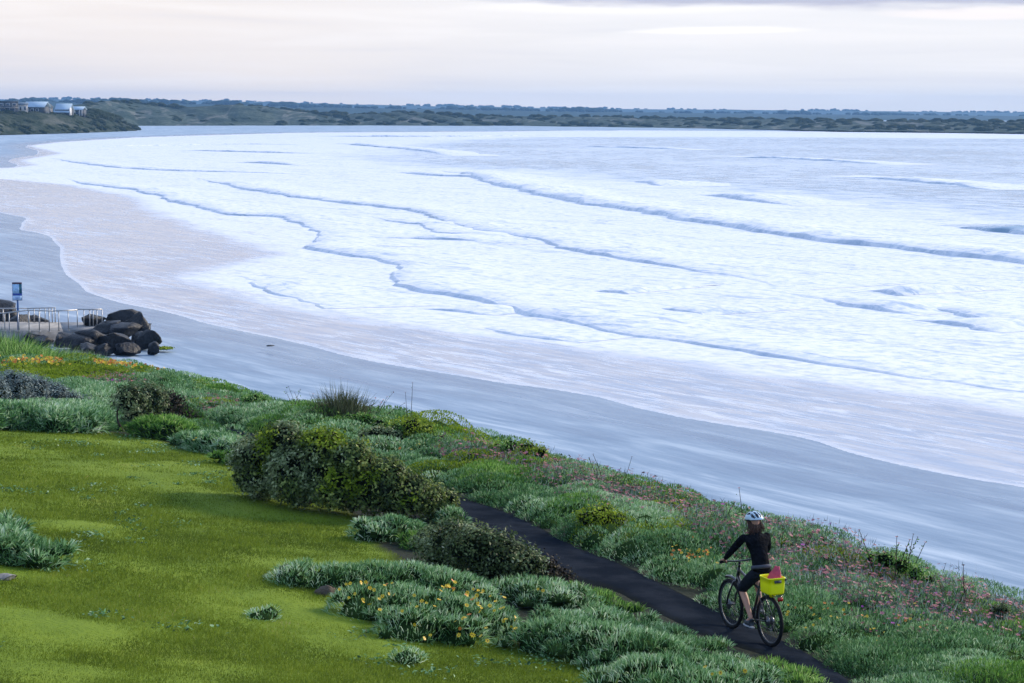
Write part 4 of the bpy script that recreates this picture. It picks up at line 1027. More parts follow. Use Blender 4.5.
# ------------------------------------------------------------------ boulders, railing, sign at the beach ramp
M_ROCK = None
def rock_mat():
    n = NT('basalt'); p = n.pos(); a = n.noise(p, 1.4, 5, .6); b_ = n.noise(p, 7, 5, .65)
    c = n.ramp(n.math('ADD', n.math('MULTIPLY', a, .5), n.math('MULTIPLY', b_, .5)), [(.35, (.003, .004, .006)), (.5, (.009, .011, .015)), (.62, (.024, .028, .036)), (.75, (.040, .036, .036))])
    bp = n.N('ShaderNodeBump', {'Height': b_, 'Strength': .8, 'Distance': .12})
    b = n.princ(Base_Color=c, Roughness=.5, Specular_IOR_Level=.35, Normal=bp.outputs[0]); return n.out(b.outputs[0])
M_ROCK = rock_mat()
def boulder(label, c, size, seed, rot=0.0, mat=None, name='boulder', cat='rock', group='dark boulders piled beside the beach ramp', kw=None):
    rng = np.random.default_rng(seed); V, Fc = ICO3; V = V * (1 + .12 * (vnoise(V[:, 0] * 2 + 5, V[:, 1] * 2 + V[:, 2], seed)[:, None] - .5))
    for _ in range(16):
        nrm = unit(rng.normal(size=3)[None])[0]; d = rng.uniform(.36, .74); s = V @ nrm
        V = V - np.maximum(s - d, 0)[:, None] * nrm
    V = V + (rng.random(V.shape) - .5) * .06 + unit(V) * (fbm(V[:, 0] * 3 + V[:, 2] * 2 + 9, V[:, 1] * 3, seed)[:, None] - .5) * .2
    V = V * np.asarray(size) * 1.12; cr, sr = math.cos(rot), math.sin(rot)
    V = V @ np.array([[cr, sr, 0], [-sr, cr, 0], [0, 0, 1]])
    g = Geo(); g.add(V, Fc); me = g.mesh(name, [mat or M_ROCK])
    o = link(name, me, label=label, cat=cat, group=group); o.location = c; return o

ROCKS = [(91, 319, 11, 5, 100, 'low boulder seen through the right end of the railing'),
 (118, 317, 13, 7, 99, 'topmost boulder of the pile with a small peak'),
 (138, 325, 9.5, 8, 97, 'upright boulder at the upper right of the pile'),
 (146, 340, 9, 10, 94.5, 'dark boulder at the right end of the pile'),
 (126, 330, 14, 8, 96, 'large ridged boulder in the middle of the pile'),
 (109, 328, 13, 7, 96.5, 'boulder left of the ridged middle boulder'),
 (129, 349, 14, 8, 92, 'front boulder with a pale slanting top at the foot of the pile'),
 (113, 340, 13, 8, 93.5, 'long slanting boulder left of the pale topped front boulder'),
 (95, 338, 13, 8, 94, 'sloping grey topped boulder at the left of the pile'),
 (78, 343, 13, 8, 93.5, 'flat pale topped boulder behind the feathery grass'),
 (64, 340, 10, 7, 94.5, 'boulder under the bend of the railing'),
 (104, 352, 9, 6, 91.5, 'small boulder low in the pile above the sand'),
 (88, 350, 10, 6, 91.5, 'boulder half hidden by the pale feathery grass'),
 (44, 341, 10, 6, 95, 'small boulder behind the long green grass'),
 (30, 337, 8, 5, 95.5, 'rounded boulder under the left part of the railing'),
 (-2, 318, 17, 11, 106, 'big dark boulder behind the railing at the left edge'),
 (34, 321, 10, 8, 105, 'dark boulder behind the railing beside the blue sign post'),
 (19, 322, 9, 7, 104, 'dark boulder behind the foot of the blue sign post'),
 (137, 341, 10, 7, 95.3, 'dark boulder wedged behind the pale topped front boulder'),
 (120, 344, 10, 7, 94, 'dark boulder wedged in the lower middle of the pile'),
 (143, 331, 8, 8, 96.8, 'dark boulder wedged below the upright boulder'),
 (100, 330, 9, 6, 97, 'boulder just below the right end of the railing'),
 (152, 350, 5, 5, 92.6, 'smallest boulder at the right tip of the pile')]
for i, (px, py, rx, ry, dist, lab) in enumerate(ROCKS):
    d = ray(px, py); dist = dist + (1.7 if px > 25 and dist < 99.5 else 0); t = dist / d[1]; c = np.array([0, 0, CAMZ]) + d * t; s = dist / F
    if px > 125 or py > 343:      # the lowest boulders sit in the sand
        gz = beach_z(c[None, :2])[0]; c[2] = min(c[2], gz + max(ry * s * 1.6, .4) * .55) if py > 335 else c[2]
    boulder(lab, c, (rx * s * 1.6 * (.85 + .3 * rf.random()), rx * s * 1.5, max(ry * s * 1.6, .4)), 100 + i, rot=rf.uniform(-1, 1))
M_STONE = mat_plain('pale_stone', (.20, .19, .18), .8, scale=6, bump=.4)
M_DRIFT = mat_plain('dark_driftwood', (.03, .03, .032), .9, bump=.3)
c = hit(5, 579)[0]; boulder('flat grey stone in the grass at the left edge of the lawn', (c[0], c[1], c[2] + .01), (.22, .2, .10), 140, mat=M_STONE, name='stone', group=None)
c = hit(322, 594)[0]; boulder('worn brown tree stump between the long silver mound and the daisy mound', (c[0], c[1], c[2] + .02), (.20, .18, .13), 141, mat=mat_plain('weathered_wood', (.10, .075, .055), .9, scale=12, bump=.6), name='tree_stump', cat='stump', group=None)
c = on_plane(270, 345.5, .45); boulder('dark lump lying alone on the open sand', c, (.27, .2, .07), 142, mat=M_DRIFT, name='driftwood', cat='driftwood', group=None)
def seaweed():
    rng = np.random.default_rng(3); c = on_plane(163, 348.5, .5); g = Geo(); n = 260
    P = c + np.column_stack([rng.normal(size=n) * .2, rng.normal(size=n) * .2, rng.uniform(0, .04, n)])
    add_leaves(g, P, rng.normal(size=(n, 3)) + [0, 0, 2], .2, rng.random(n), rng, 0, .35)
    g.add(ICO2[0] * [.5, .45, .05], ICO2[1], 0, .3); g.v[-1] = g.v[-1] + c
    o = link('seaweed_clump', g.mesh('seaweed_clump', [M_LIME], origin=c), label='yellow green seaweed clump on the sand beside the boulders', cat='seaweed'); o.location = c
seaweed()

M_STEEL = mat_plain('galvanised_steel', (.42, .42, .42), .45, metal=.6, var=.1)
M_CONC = mat_plain('concrete', (.24, .24, .24), .85, scale=3, bump=.2)
def world_at(px, py, Y):
    d = ray(px, py); return np.array([0, 0, CAMZ]) + d * (Y / d[1])
# ramp slab
g = Geo(); A, B = world_at(-60, 332, 97.2), world_at(63, 333, 97.4); C_, D_ = world_at(60, 324.5, 101.5), world_at(-60, 324.5, 101.5)
def slab(g, pts, thick, mat=0):
    P = np.array(pts); Q = P.copy(); Q[:, 2] -= thick; n_ = len(P)
    g.add(np.concatenate([P, Q]), [list(range(n_))], mat); g.add(np.zeros((0, 3)), [[n_ + k - 2 * n_ for k in reversed(range(n_))]], mat, np.zeros(0))
    for k in range(n_): g.add(np.zeros((0, 3)), [[k + n_ - 2 * n_, (k + 1) % n_ + n_ - 2 * n_, (k + 1) % n_ - 2 * n_, k - 2 * n_]], mat, np.zeros(0))
zt = 1.16
for q in (A, B, C_, D_): q[2] = zt
slab(g, [A, B, C_, D_], 1.0)
A2, B2, C2_, D2 = [world_at(*q) for q in ((63, 331, 98.5), (101, 326, 99), (104, 323, 101.5), (60.2, 323, 101.5))]
for q in (A2, B2, C2_, D2): q[2] = zt - .004
slab(g, [B * [1, 1, 0] + [0.002, 0, zt - .004], B2, C2_, C_ * [1, 1, 0] + [0.002, 0, zt - .004]], 1.0)
link('beach_ramp', g.mesh('beach_ramp', [M_CONC]), kind='structure')

def railing(label, line, posts, Y, h, base_z=1.14, mid=False):
    """line: pixels of the top rail; posts: pixel columns"""
    P = [world_at(px, py, Yk) for (px, py), Yk in zip(line, Y)]
    o0 = np.array([P[0][0], P[0][1], base_z]); root = empty('railing', o0, label=label, cat='railing', group='grey metal railings along the beach ramp')
    g = Geo(); pts = np.array(P) - o0; pts[:, 2] = np.array([p[2] for p in P]) - base_z
    for k in range(len(pts) - 1): add_tube(g, pts[k:k + 2], .030, 8)
    link('rail', g.mesh('rail', [M_STEEL], True), root)
    for px in posts:
        xs = [l[0] for l in line]; t = np.interp(px, xs, np.arange(len(xs))); k = min(int(t), len(xs) - 2); f = t - k
        q = pts[k] * (1 - f) + pts[k + 1] * f; g = Geo(); add_tube(g, np.array([[0, 0, 0], [0, 0, q[2]]]), .026, 8); add_box(g, (0, 0, .01), (.12, .12, .02))
        p = link('post', g.mesh('post', [M_STEEL]), root); p.location = (q[0], q[1], 0)
railing('long front railing of the ramp with widely spaced posts', [(-30, 314.5), (5, 313), (27, 310.3), (53, 311), (77, 310)], [-20, -8, 4.5, 9, 18, 28.7, 39, 49, 58.4, 68], [97.3] * 4 + [98.2], 1.0)
railing('rear railing of the ramp behind the front one', [(-30, 308.6), (27, 308.4), (55.5, 307.6)], [-15, 3, 28, 34, 39.5, 45, 48.8, 52, 55], [101.3] * 3, 1.0)
railing('short end railing of closely set posts before the boulders', [(77, 309.3), (102, 309.3)], [77.1, 83.6, 89.5, 93, 96.7, 101.9], [99.2, 99.6], .8)

def sign():
    base = world_at(18.3, 331, 97.8); base[2] = 1.16; top = world_at(18, 282, 97.8)
    ht = top[2] - 1.16
    root = empty('information_sign', base, rz=.08, label='tall blue and white information sign on a post at the beach ramp', cat='sign')
    mb = mat_plain('blue_paint', (.02, .10, .28), .4, var=.1); ml = mat_plain('pale_blue_print', (.38, .60, .85), .4, var=.05); md = mat_plain('deep_blue_print', (.015, .06, .35), .4, var=.05); mt = mat_plain('teal_print', (.01, .12, .17), .4, var=.05); mm = mat_plain('maroon_cap', (.10, .05, .07), .5); mw = mat_plain('pale_print', (.50, .68, .92), .4, var=.04)
    g = Geo(); add_tube(g, np.array([[0, .03, 0], [0, .03, ht - .1]]), .05, 10); link('post', g.mesh('post', [mb], True), root)
    g = Geo(); add_box(g, (0, -.05, ht - .46), (.47, .04, .90)); pn = link('panel', g.mesh('panel', [mb]), root)
    def fld(name, x0, x1, z0, z1, m, lift=0):
        g = Geo(); add_box(g, ((x0 + x1) / 2, -.072 - lift, (z0 + z1) / 2), (x1 - x0, .006, z1 - z0)); link(name, g.mesh(name, [m]), pn)
    fld('top_band', -.235, .235, ht - .10, ht - .01, mm); fld('picture', -.22, .10, ht - .56, ht - .105, ml); fld('side_band', .105, .22, ht - .56, ht - .105, mt)
    fld('stripe', -.22, .22, ht - .66, ht - .565, md); fld('text_field', -.22, .22, ht - .89, ht - .665, mw)
    for k in range(3): fld('text_line', -.10, .13 - .04 * k, ht - .74 - .05 * k, ht - .725 - .05 * k, md, .004)
sign()

# ------------------------------------------------------------------ houses on the headland
M_MROOF = mat_plain('pale_metal_roof', (.34, .47, .60), .5, var=.05, scale=.5); M_DWALL = mat_plain('dark_cladding', (.035, .045, .055), .7, scale=.5)
M_PWALL = mat_plain('pale_render', (.45, .42, .38), .8, scale=.6); M_SWALL = mat_plain('sandstone_wall', (.30, .26, .20), .85, scale=1.2); M_WIN = mat_plain('dark_window', (.03, .05, .08), .1, spec=.8); M_WHITE = mat_plain('white_frame', (.7, .7, .7), .5, var=.05); M_DROOF = mat_plain('slate_roof', (.10, .14, .18), .5)
def at_head(px, py, dd=0.0):
    D = np.interp(px, hx, np.linalg.norm(HL[:, :2], axis=1)) + dd; d = ray(px, py); return np.array([0, 0, CAMZ]) + d * (D / np.linalg.norm(d[:2])), D / F
def part_box(name, root, c, s, mat):
    g = Geo(); add_box(g, c, s); return link(name, g.mesh(name, [mat]), root)
def win(root, x, z, w, h, y, wall=None):
    f = part_box('window', root, (x, y - .03, z), (w + .3, .12, h + .3), M_WHITE); part_box('pane', f, (x, y - .12, z), (w, .08, h), M_WIN)
def gable_roof(root, x0, x1, y0, y1, z0, zr, mat, along='x', over=.5, name='roof'):
    g = Geo(); x0 -= over; x1 += over; y0 -= over; y1 += over
    if along == 'x':
        ym = (y0 + y1) / 2; V = [(x0, y0, z0), (x1, y0, z0), (x1, ym, zr), (x0, ym, zr), (x0, y1, z0), (x1, y1, z0)]
        V2 = [(a_, b_, c_ - .25) for a_, b_, c_ in V]
        g.add(V + V2, [[0, 1, 2, 3], [3, 2, 5, 4], [6, 9, 8, 7], [9, 10, 11, 8], [0, 6, 7, 1], [4, 5, 11, 10], [0, 3, 9, 6], [3, 4, 10, 9], [1, 7, 8, 2], [2, 8, 11, 5]])
    else:
        xm = (x0 + x1) / 2; V = [(x0, y0, z0), (x0, y1, z0), (xm, y1, zr), (xm, y0, zr), (x1, y0, z0), (x1, y1, z0)]
        V2 = [(a_, b_, c_ - .25) for a_, b_, c_ in V]
        g.add(V + V2, [[0, 3, 2, 1], [3, 4, 5, 2], [6, 7, 8, 9], [9, 8, 11, 10], [0, 1, 7, 6], [4, 10, 11, 5], [0, 6, 9, 3], [3, 9, 10, 4], [1, 2, 8, 7], [2, 5, 11, 8]])
    return link(name, g.mesh(name, [mat]), root)
def gable_wall(name, root, x0, x1, y0, y1, h, zr, mat):
    xm = (x0 + x1) / 2; g = Geo(); V = [(x0, y0, -2), (x1, y0, -2), (x1, y0, h), (xm, y0, zr), (x0, y0, h), (x0, y1, -2), (x1, y1, -2), (x1, y1, h), (xm, y1, zr), (x0, y1, h)]
    g.add(V, [[0, 1, 2, 4][0:4], [4, 2, 3, 3][0:4]]) if False else g.add(V, [[0, 1, 2, 3, 4], [9, 8, 7, 6, 5]])
    g.add(np.zeros((0, 3)), [[1 - 10, 6 - 10, 7 - 10, 2 - 10], [0 - 10, 4 - 10, 9 - 10, 5 - 10]], 0, np.zeros(0)); return link(name, g.mesh(name, [mat]), root)
def house(label, px, py, build, turn=0.0):
    c, s = at_head(px, py); root = empty('house', c, rz=turn - math.atan2(c[0], c[1]), label=label, cat='house', group='houses on the far headland'); build(root, s)
def h1(r, s):
    part_box('wall', r, (0, 4, .6), (9.5, 8, 7.0), M_DWALL); part_box('roof', r, (0, 4, 4.3), (10.2, 8.8, .35), M_DROOF)
    for x in (-3, 0, 3): win(r, x, 2.7, 1.5, 1.1, 0)
    win(r, -2.5, .1, 2.2, 1.5, 0); win(r, 2, .1, 2.2, 1.5, 0); part_box('balcony', r, (0, -.7, 1.25), (9.6, 1.3, .18), M_PWALL)
def h2(r, s):
    part_box('wall', r, (0, 4, .2), (4.6, 7, 5.6), M_PWALL); gable_roof(r, -2.3, 2.3, .5, 7.5, 3.0, 3.9, M_DROOF, 'x', .3); win(r, -1.1, 1.2, .8, 1.6, .5); win(r, 1.0, 1.2, .8, 1.6, .5)
def h3(r, s):
    part_box('wall', r, (-1.5, 5, .2), (9.8, 8, 4.6), M_DWALL); gable_roof(r, -6.6, 3.6, .6, 9.4, 2.4, 5.0, M_MROOF, 'x', .5)
    for x in (-5, -2.5, 0): win(r, x, .9, 1.3, 1.1, 1)
def h3b(r, s):
    gable_wall('wall', r, -2.5, 2.5, 0, 7, 2.6, 4.7, M_SWALL); gable_roof(r, -2.5, 2.5, .05, 7, 2.7, 4.95, M_PWALL, 'y', .35); win(r, 1.0, .7, .9, 1.7, 0); win(r, -1.1, .7, .8, 1.7, 0)
def h4(r, s):
    part_box('wall', r, (0, 5.5, 0), (7.6, 7.5, 3.0), M_DWALL); gable_roof(r, -3.8, 3.8, 1.2, 10.5, .2, 4.6, M_MROOF, 'x', .3); part_box('end_wall', r, (3.9, 3.0, .4), (.3, 3.2, 4.2), M_WHITE)
def h5(r, s):
    part_box('wall', r, (0, 3.5, .4), (7, 6, 3.8), M_DWALL); gable_roof(r, -3.6, 3.6, -.4, 6.6, 2.4, 4.0, M_MROOF, 'x', .3)
    for x in (-3.2, -1.2, 2.0, 3.2): part_box('post', r, (x, -.25, .8), (.35, .3, 3.2), M_WHITE)
    win(r, .4, .9, 1.5, 1.6, .5)
house('dark two storey flat roofed house farthest left on the headland', 8, 110.3, h1)
house('narrow pale house right of the dark two storey house', 23, 110.6, h2)
house('long house with a pale blue metal roof', 36.5, 111.8, h3, -.35)
house('sandstone gable fronted house between the two pale blue roofs', 47.8, 112.2, h3b, .25)
house('house whose steep pale metal roof comes down close to the ground', 61, 112.6, h4, -.3)
house('low house with white veranda posts farthest right on the headland', 76, 114.2, h5, -.3)
# ------------------------------------------------------------------ bicycle and rider (local frame: x forward, y left, z up)
M_BLACKP = mat_plain('black_paint', (.012, .013, .016), .3, spec=.5, var=.1, coat=.4); M_RUBBER = mat_plain('tyre_rubber', (.010, .010, .011), .75, spec=.2, var=.1)
M_ALLOY = mat_plain('alloy', (.16, .165, .18), .4, metal=.8, var=.05); M_NEON = mat_plain('fluorescent_yellow_plastic', (.98, 1.0, .0), .45, var=.03); M_RED = mat_plain('pink_red_cloth', (.50, .055, .10), .7, var=.15, scale=14)
M_TOP = mat_plain('black_knit', (.006, .007, .010), .9, spec=.05, var=.4, scale=7, bump=.8); M_SHORT = mat_plain('dark_shorts', (.010, .013, .020), .85, spec=.1, var=.3, scale=7, bump=.7)
M_BAND = mat_plain('grey_waistband', (.05, .06, .085), .8); M_SKIN = mat_plain('skin', (.50, .27, .19), .55, spec=.3, var=.08, scale=12); M_HAIR = mat_plain('brown_hair', (.065, .028, .016), .6, var=.4, scale=60); M_SHOE = mat_plain('grey_shoe', (.045, .055, .065), .7); M_SOLE = mat_plain('pale_sole', (.30, .31, .33), .7)
M_HELM = mat_plain('pale_blue_helmet', (.52, .68, .80), .3, var=.05); M_VENT = mat_plain('helmet_liner', (.02, .03, .045), .7); M_REFL = mat_plain('red_reflector', (.35, .01, .01), .2); M_GREYPL = mat_plain('grey_plastic', (.06, .07, .08), .5)

rc, fc = hit(769.2, 648)[0], hit(731.8, 630.2)[0]
hd = fc - rc; print('wheelbase on ground', np.linalg.norm(hd), 'dist', rc, fc)
ang = math.atan2(hd[1], hd[0]); pit = math.atan2(hd[2], math.hypot(hd[0], hd[1]))
base = rc + hd / np.linalg.norm(hd) * .54; base[2] += .02
WB = .54; RW = .348; BB = np.array([-.08, 0, .29])

bike = empty('bicycle', base, label='black bicycle with a fluorescent yellow rear basket ridden along the dark path', cat='bicycle')
bike.rotation_euler = (0, -pit, ang)
def tube(name, segs, mat, parent, n=10, smooth=True):
    g = Geo()
    for pts, r in segs: add_tube(g, np.array(pts, float), r, n)
    return link(name, g.mesh(name, [mat], smooth), parent)
ST = np.array([-.26, 0, .76]); HTt = np.array([.315, 0, .90]); HTb = np.array([.352, 0, .76])
tube('frame', [([BB, ST], .018), ([ST + [.012, 0, -.03], HTt + [.01, 0, -.03]], .019), ([BB, HTb + [-.005, 0, .02]], .023), ([HTt, HTb], .024),
               ([BB + [0, .03, 0], [-.35, .055, .32], [-WB, .06, RW]], .011), ([BB + [0, -.03, 0], [-.35, -.055, .32], [-WB, -.06, RW]], .011),
               ([ST + [0, .02, -.02], [-.42, .05, .53], [-WB, .06, RW]], .009), ([ST + [0, -.02, -.02], [-.42, -.05, .53], [-WB, -.06, RW]], .009)], M_BLACKP, bike)
tube('fork', [([HTb, HTb + [.012, 0, -.05]], .022), ([HTb + [.012, 0, -.05], HTb + [.014, .058, -.06], [WB - .03, .06, RW + .12], [WB, .06, RW]], .014), ([HTb + [.012, 0, -.05], HTb + [.014, -.058, -.06], [WB - .03, -.06, RW + .12], [WB, -.06, RW]], .014)], M_BLACKP, bike)
def wheel(x, extra):
    w = empty('wheel', (x, 0, RW)); w.parent = bike
    g = Geo(); add_torus(g, (0, 0, 0), RW - .026, .026, n=56, m=10); link('tyre', g.mesh('tyre', [M_RUBBER], True), w)
    g = Geo(); add_torus(g, (0, 0, 0), RW - .055, .011, n=56, m=8); link('rim', g.mesh('rim', [M_GREYPL], True), w)
    g = Geo(); add_tube(g, np.array([[0, -.055, 0], [0, .055, 0]]), .022, 12)
    if extra: add_tube(g, np.array([[0, -.045, 0], [0, -.02, 0]]), .055, 20)
    add_tube(g, np.array([[0, .030, 0], [0, .033, 0]]), .07, 24); link('hub', g.mesh('hub', [M_ALLOY], True), w)
    g = Geo()
    for k in range(28):
        a1 = 2 * math.pi * k / 28; a2 = a1 + (.35 if k % 2 else -.35); s = .028 * (1 if (k // 2) % 2 else -1)
        add_tube(g, np.array([[.024 * math.cos(a2), s, .024 * math.sin(a2)], [(RW - .06) * math.cos(a1), 0, (RW - .06) * math.sin(a1)]]), .0022, 4)
    link('spokes', g.mesh('spokes', [M_ALLOY]), w)
wheel(WB, False); wheel(-WB, True)
tube('seat_post', [([ST, ST + [-.045, 0, .13]], .014)], M_ALLOY, bike)
tube('front_mudguard', [([[WB + (RW + .03) * math.cos(a_), 0, RW + (RW + .03) * math.sin(a_)] for a_ in np.linspace(1.2, 2.4, 12)], .022)], M_BLACKP, bike)
# saddle
V0, F0 = ICO3; V = V0.copy(); wv = .035 + .05 * sstep(-V[:, 0], -.2, .9); V = np.column_stack([V[:, 0] * .135, V[:, 1] * wv * 1.1, V[:, 2] * .03 + .012 * V[:, 0] ** 2]); g = Geo(); g.add(V + ST + [-.035, 0, .155], F0); link('saddle', g.mesh('saddle', [M_RUBBER], True), bike)
hb = np.array([.295, 0, 1.0])
tube('stem', [([HTt, HTt + [-.012, 0, .06]], .017), ([HTt + [-.01, 0, .055], hb], .016)], M_BLACKP, bike)
hbar = tube('handlebar', [([[.24, -.33, 1.02], [.27, -.20, 1.02], hb + [0, -.07, 0], hb, hb + [0, .07, 0], [.27, .20, 1.02], [.24, .33, 1.02]], .012)], M_BLACKP, bike)
for s in (1, -1):
    tube('grip', [([[.259, s * .25, 1.02], [.24, s * .335, 1.02]], .018)], M_RUBBER, hbar); tube('brake_lever', [([[.28, s * .22, 1.01], [.33, s * .25, .985], [.325, s * .31, .965]], .006)], M_ALLOY, hbar)
tube('brake_cable', [(smooth_line([[.29, .2, 1.02], [.40, .12, 1.08], [.42, .02, .98], [.36, 0, .88]], .03), .004), (smooth_line([[.29, -.2, 1.02], [.41, -.10, 1.05], [.40, .03, .93], [.34, 0, .82]], .03), .004)], M_RUBBER, bike, 6)
# cranks
LP, RP = np.array([-.22, .145, .215]), np.array([.06, -.145, .365])
g = Geo(); add_torus(g, (BB[0], -.05, BB[2]), .085, .006, n=36, m=6); add_tube(g, np.array([[BB[0], -.054, BB[2]], [BB[0], -.046, BB[2]]]), .05, 20); add_tube(g, np.array([[BB[0], -.07, BB[2]], [BB[0], .07, BB[2]]]), .018, 12); link('chainring', g.mesh('chainring', [M_GREYPL], True), bike)
tube('crank_arm', [([BB + [0, .075, 0], [LP[0], .08, LP[2]]], .012)], M_ALLOY, bike); tube('crank_arm', [([BB + [0, -.075, 0], [RP[0], -.08, RP[2]]], .012)], M_ALLOY, bike)
for p_, s in ((LP, 1), (RP, -1)):
    g = Geo(); add_box(g, (p_[0], s * .14, p_[2]), (.09, .095, .02)); add_tube(g, np.array([[p_[0], s * .075, p_[2]], [p_[0], s * .18, p_[2]]]), .006, 8); link('pedal', g.mesh('pedal', [M_GREYPL]), bike)
tube('chain', [([[BB[0], -.05, BB[2] + .087], [-WB, -.04, RW + .055]], .005), ([[BB[0], -.05, BB[2] - .087], [-WB + .02, -.04, RW - .13], [-WB, -.04, RW - .055]], .005)], M_GREYPL, bike, 6)
tube('derailleur', [([[-WB, -.055, RW - .02], [-WB + .01, -.06, RW - .08], [-WB + .025, -.045, RW - .14]], .013)], M_GREYPL, bike, 8)
rack = tube('rear_rack', [([[-.36, .05, .735], [-.78, .06, .735], [-.80, 0, .735], [-.78, -.06, .735], [-.36, -.05, .735], [-.36, .05, .735]], .006), ([[-WB, .065, RW], [-.56, .065, .735]], .006), ([[-WB, -.065, RW], [-.56, -.065, .735]], .006), ([[-.36, .03, .735], [-.275, .02, .69]], .006), ([[-.5, -.06, .735], [-.5, .06, .735]], .005), ([[-.65, -.06, .735], [-.65, .06, .735]], .005)], M_BLACKP, bike, 6)
g = Geo(); add_box(g, (-.815, 0, .70), (.02, .07, .05)); link('rear_reflector', g.mesh('rear_reflector', [M_REFL]), bike)

def basket():
    cx, z0, z1 = -.60, .745, .955; nx, ny = 10, 8
    def ring(hx_, hy_, z, rr=.03):
        P = []
        for qx, qy, a0 in ((1, 1, 0), (-1, 1, 90), (-1, -1, 180), (1, -1, 270)):
            for a_ in np.radians(np.linspace(a0, a0 + 90, 5)): P.append([cx + qx * (hx_ - rr) + rr * math.cos(a_), qy * (hy_ - rr) + rr * math.sin(a_), z])
        return P
    lv = [(.128, .110, z0), (.132, .116, z0 + .02), (.136, .120, z0 + .13), (.138, .122, z1 - .02), (.143, .127, z1 - .018), (.143, .127, z1)]
    inn = [(.134, .118, z1), (.130, .114, z1 - .02), (.122, .104, z0 + .012)]
    rings = [ring(*a_) for a_ in lv + inn]; m = 20; V = np.array(rings).reshape(-1, 3)
    # saddle-shaped rim: the long sides dip a little as on a carrying crate
    top = V[:, 2] > z1 - .03; V[top, 2] += .022 * np.abs(V[top, 0] - cx) / .18
    fs = [[i * m + k, i * m + (k + 1) % m, (i + 1) * m + (k + 1) % m, (i + 1) * m + k] for i in range(len(rings) - 1) for k in range(m)]
    g = Geo(); g.add(V, fs); g.add(np.zeros((0, 3)), [[k - len(V) for k in reversed(range(m))], [k - m for k in range(m)]], 0, np.zeros(0))
    b = link('basket', g.mesh('basket', [M_NEON], False), bike, label='fluorescent yellow plastic basket')
    g = Geo(); add_box(g, (cx - .145, 0, z1 - .035), (.022, .095, .03)); add_tube(g, np.array([[cx - .145, -.05, z1 - .02], [cx - .155, 0, z1 - .02], [cx - .145, .05, z1 - .02]]), .008, 8); link('handle', g.mesh('handle', [M_GREYPL]), b)
    g = Geo(); add_tube(g, smooth_line([[cx - .05, -.13, z1 - .02], [cx - .09, -.14, z1 + .0], [cx - .13, -.13, z1 - .02]], .02), .014, 8); link('handle', g.mesh('handle', [M_GREYPL], True), b)
    g = Geo(); add_box(g, (cx, 0, z0 - .03), (.07, .09, .055), taper=.6); link('mounting_foot', g.mesh('mounting_foot', [M_NEON]), b)
basket()
# bag standing in the basket
V0, F0 = ICO3; V = V0.copy(); V = np.sign(V) * np.abs(V) ** .6; tp = (V[:, 2] + 1) / 2
V = np.column_stack([V[:, 0] * .11 * (1 - .45 * tp ** 2), V[:, 1] * .10 * (1 - .82 * tp ** 1.5) - .06 * tp ** 2, V[:, 2] * .17]); V += .009 * np.sin(V[:, [1, 2, 0]] * 75 + V[:, [2, 0, 1]] * 30)
Mb = Matrix.Translation(base) @ Euler((0, -pit, ang)).to_matrix().to_4x4()
g = Geo(); g.add(V, F0); bag = link('bag', g.mesh('bag', [M_RED], True), label='pink red cloth bag sticking out of the yellow bicycle basket', cat='bag')
bag.matrix_world = Mb @ Matrix.Translation((-.61, -.01, .935))

# ---------------- rider
def skin_mesh(name, verts, edges, mats, sub=2, root=0):
    me = bpy.data.meshes.new(name); me.from_pydata([v[:3] for v in verts], edges, []); o = bpy.data.objects.new('tmp', me); COL.objects.link(o)
    sm = o.modifiers.new('s', 'SKIN'); sm.use_smooth_shade = True; sm.branch_smoothing = .6
    for i, v in enumerate(verts):
        r = v[3]; me.skin_vertices[0].data[i].radius = r if isinstance(r, tuple) else (r, r); me.skin_vertices[0].data[i].use_root = (i == root)
    ss = o.modifiers.new('u', 'SUBSURF'); ss.levels = sub; ss.render_levels = sub
    dg = bpy.context.evaluated_depsgraph_get(); out = bpy.data.meshes.new_from_object(o.evaluated_get(dg)); out.name = name
    bpy.data.objects.remove(o); out.materials.clear()
    for m in mats: out.materials.append(m)
    out.polygons.foreach_set('use_smooth', np.ones(len(out.polygons), bool)); return out

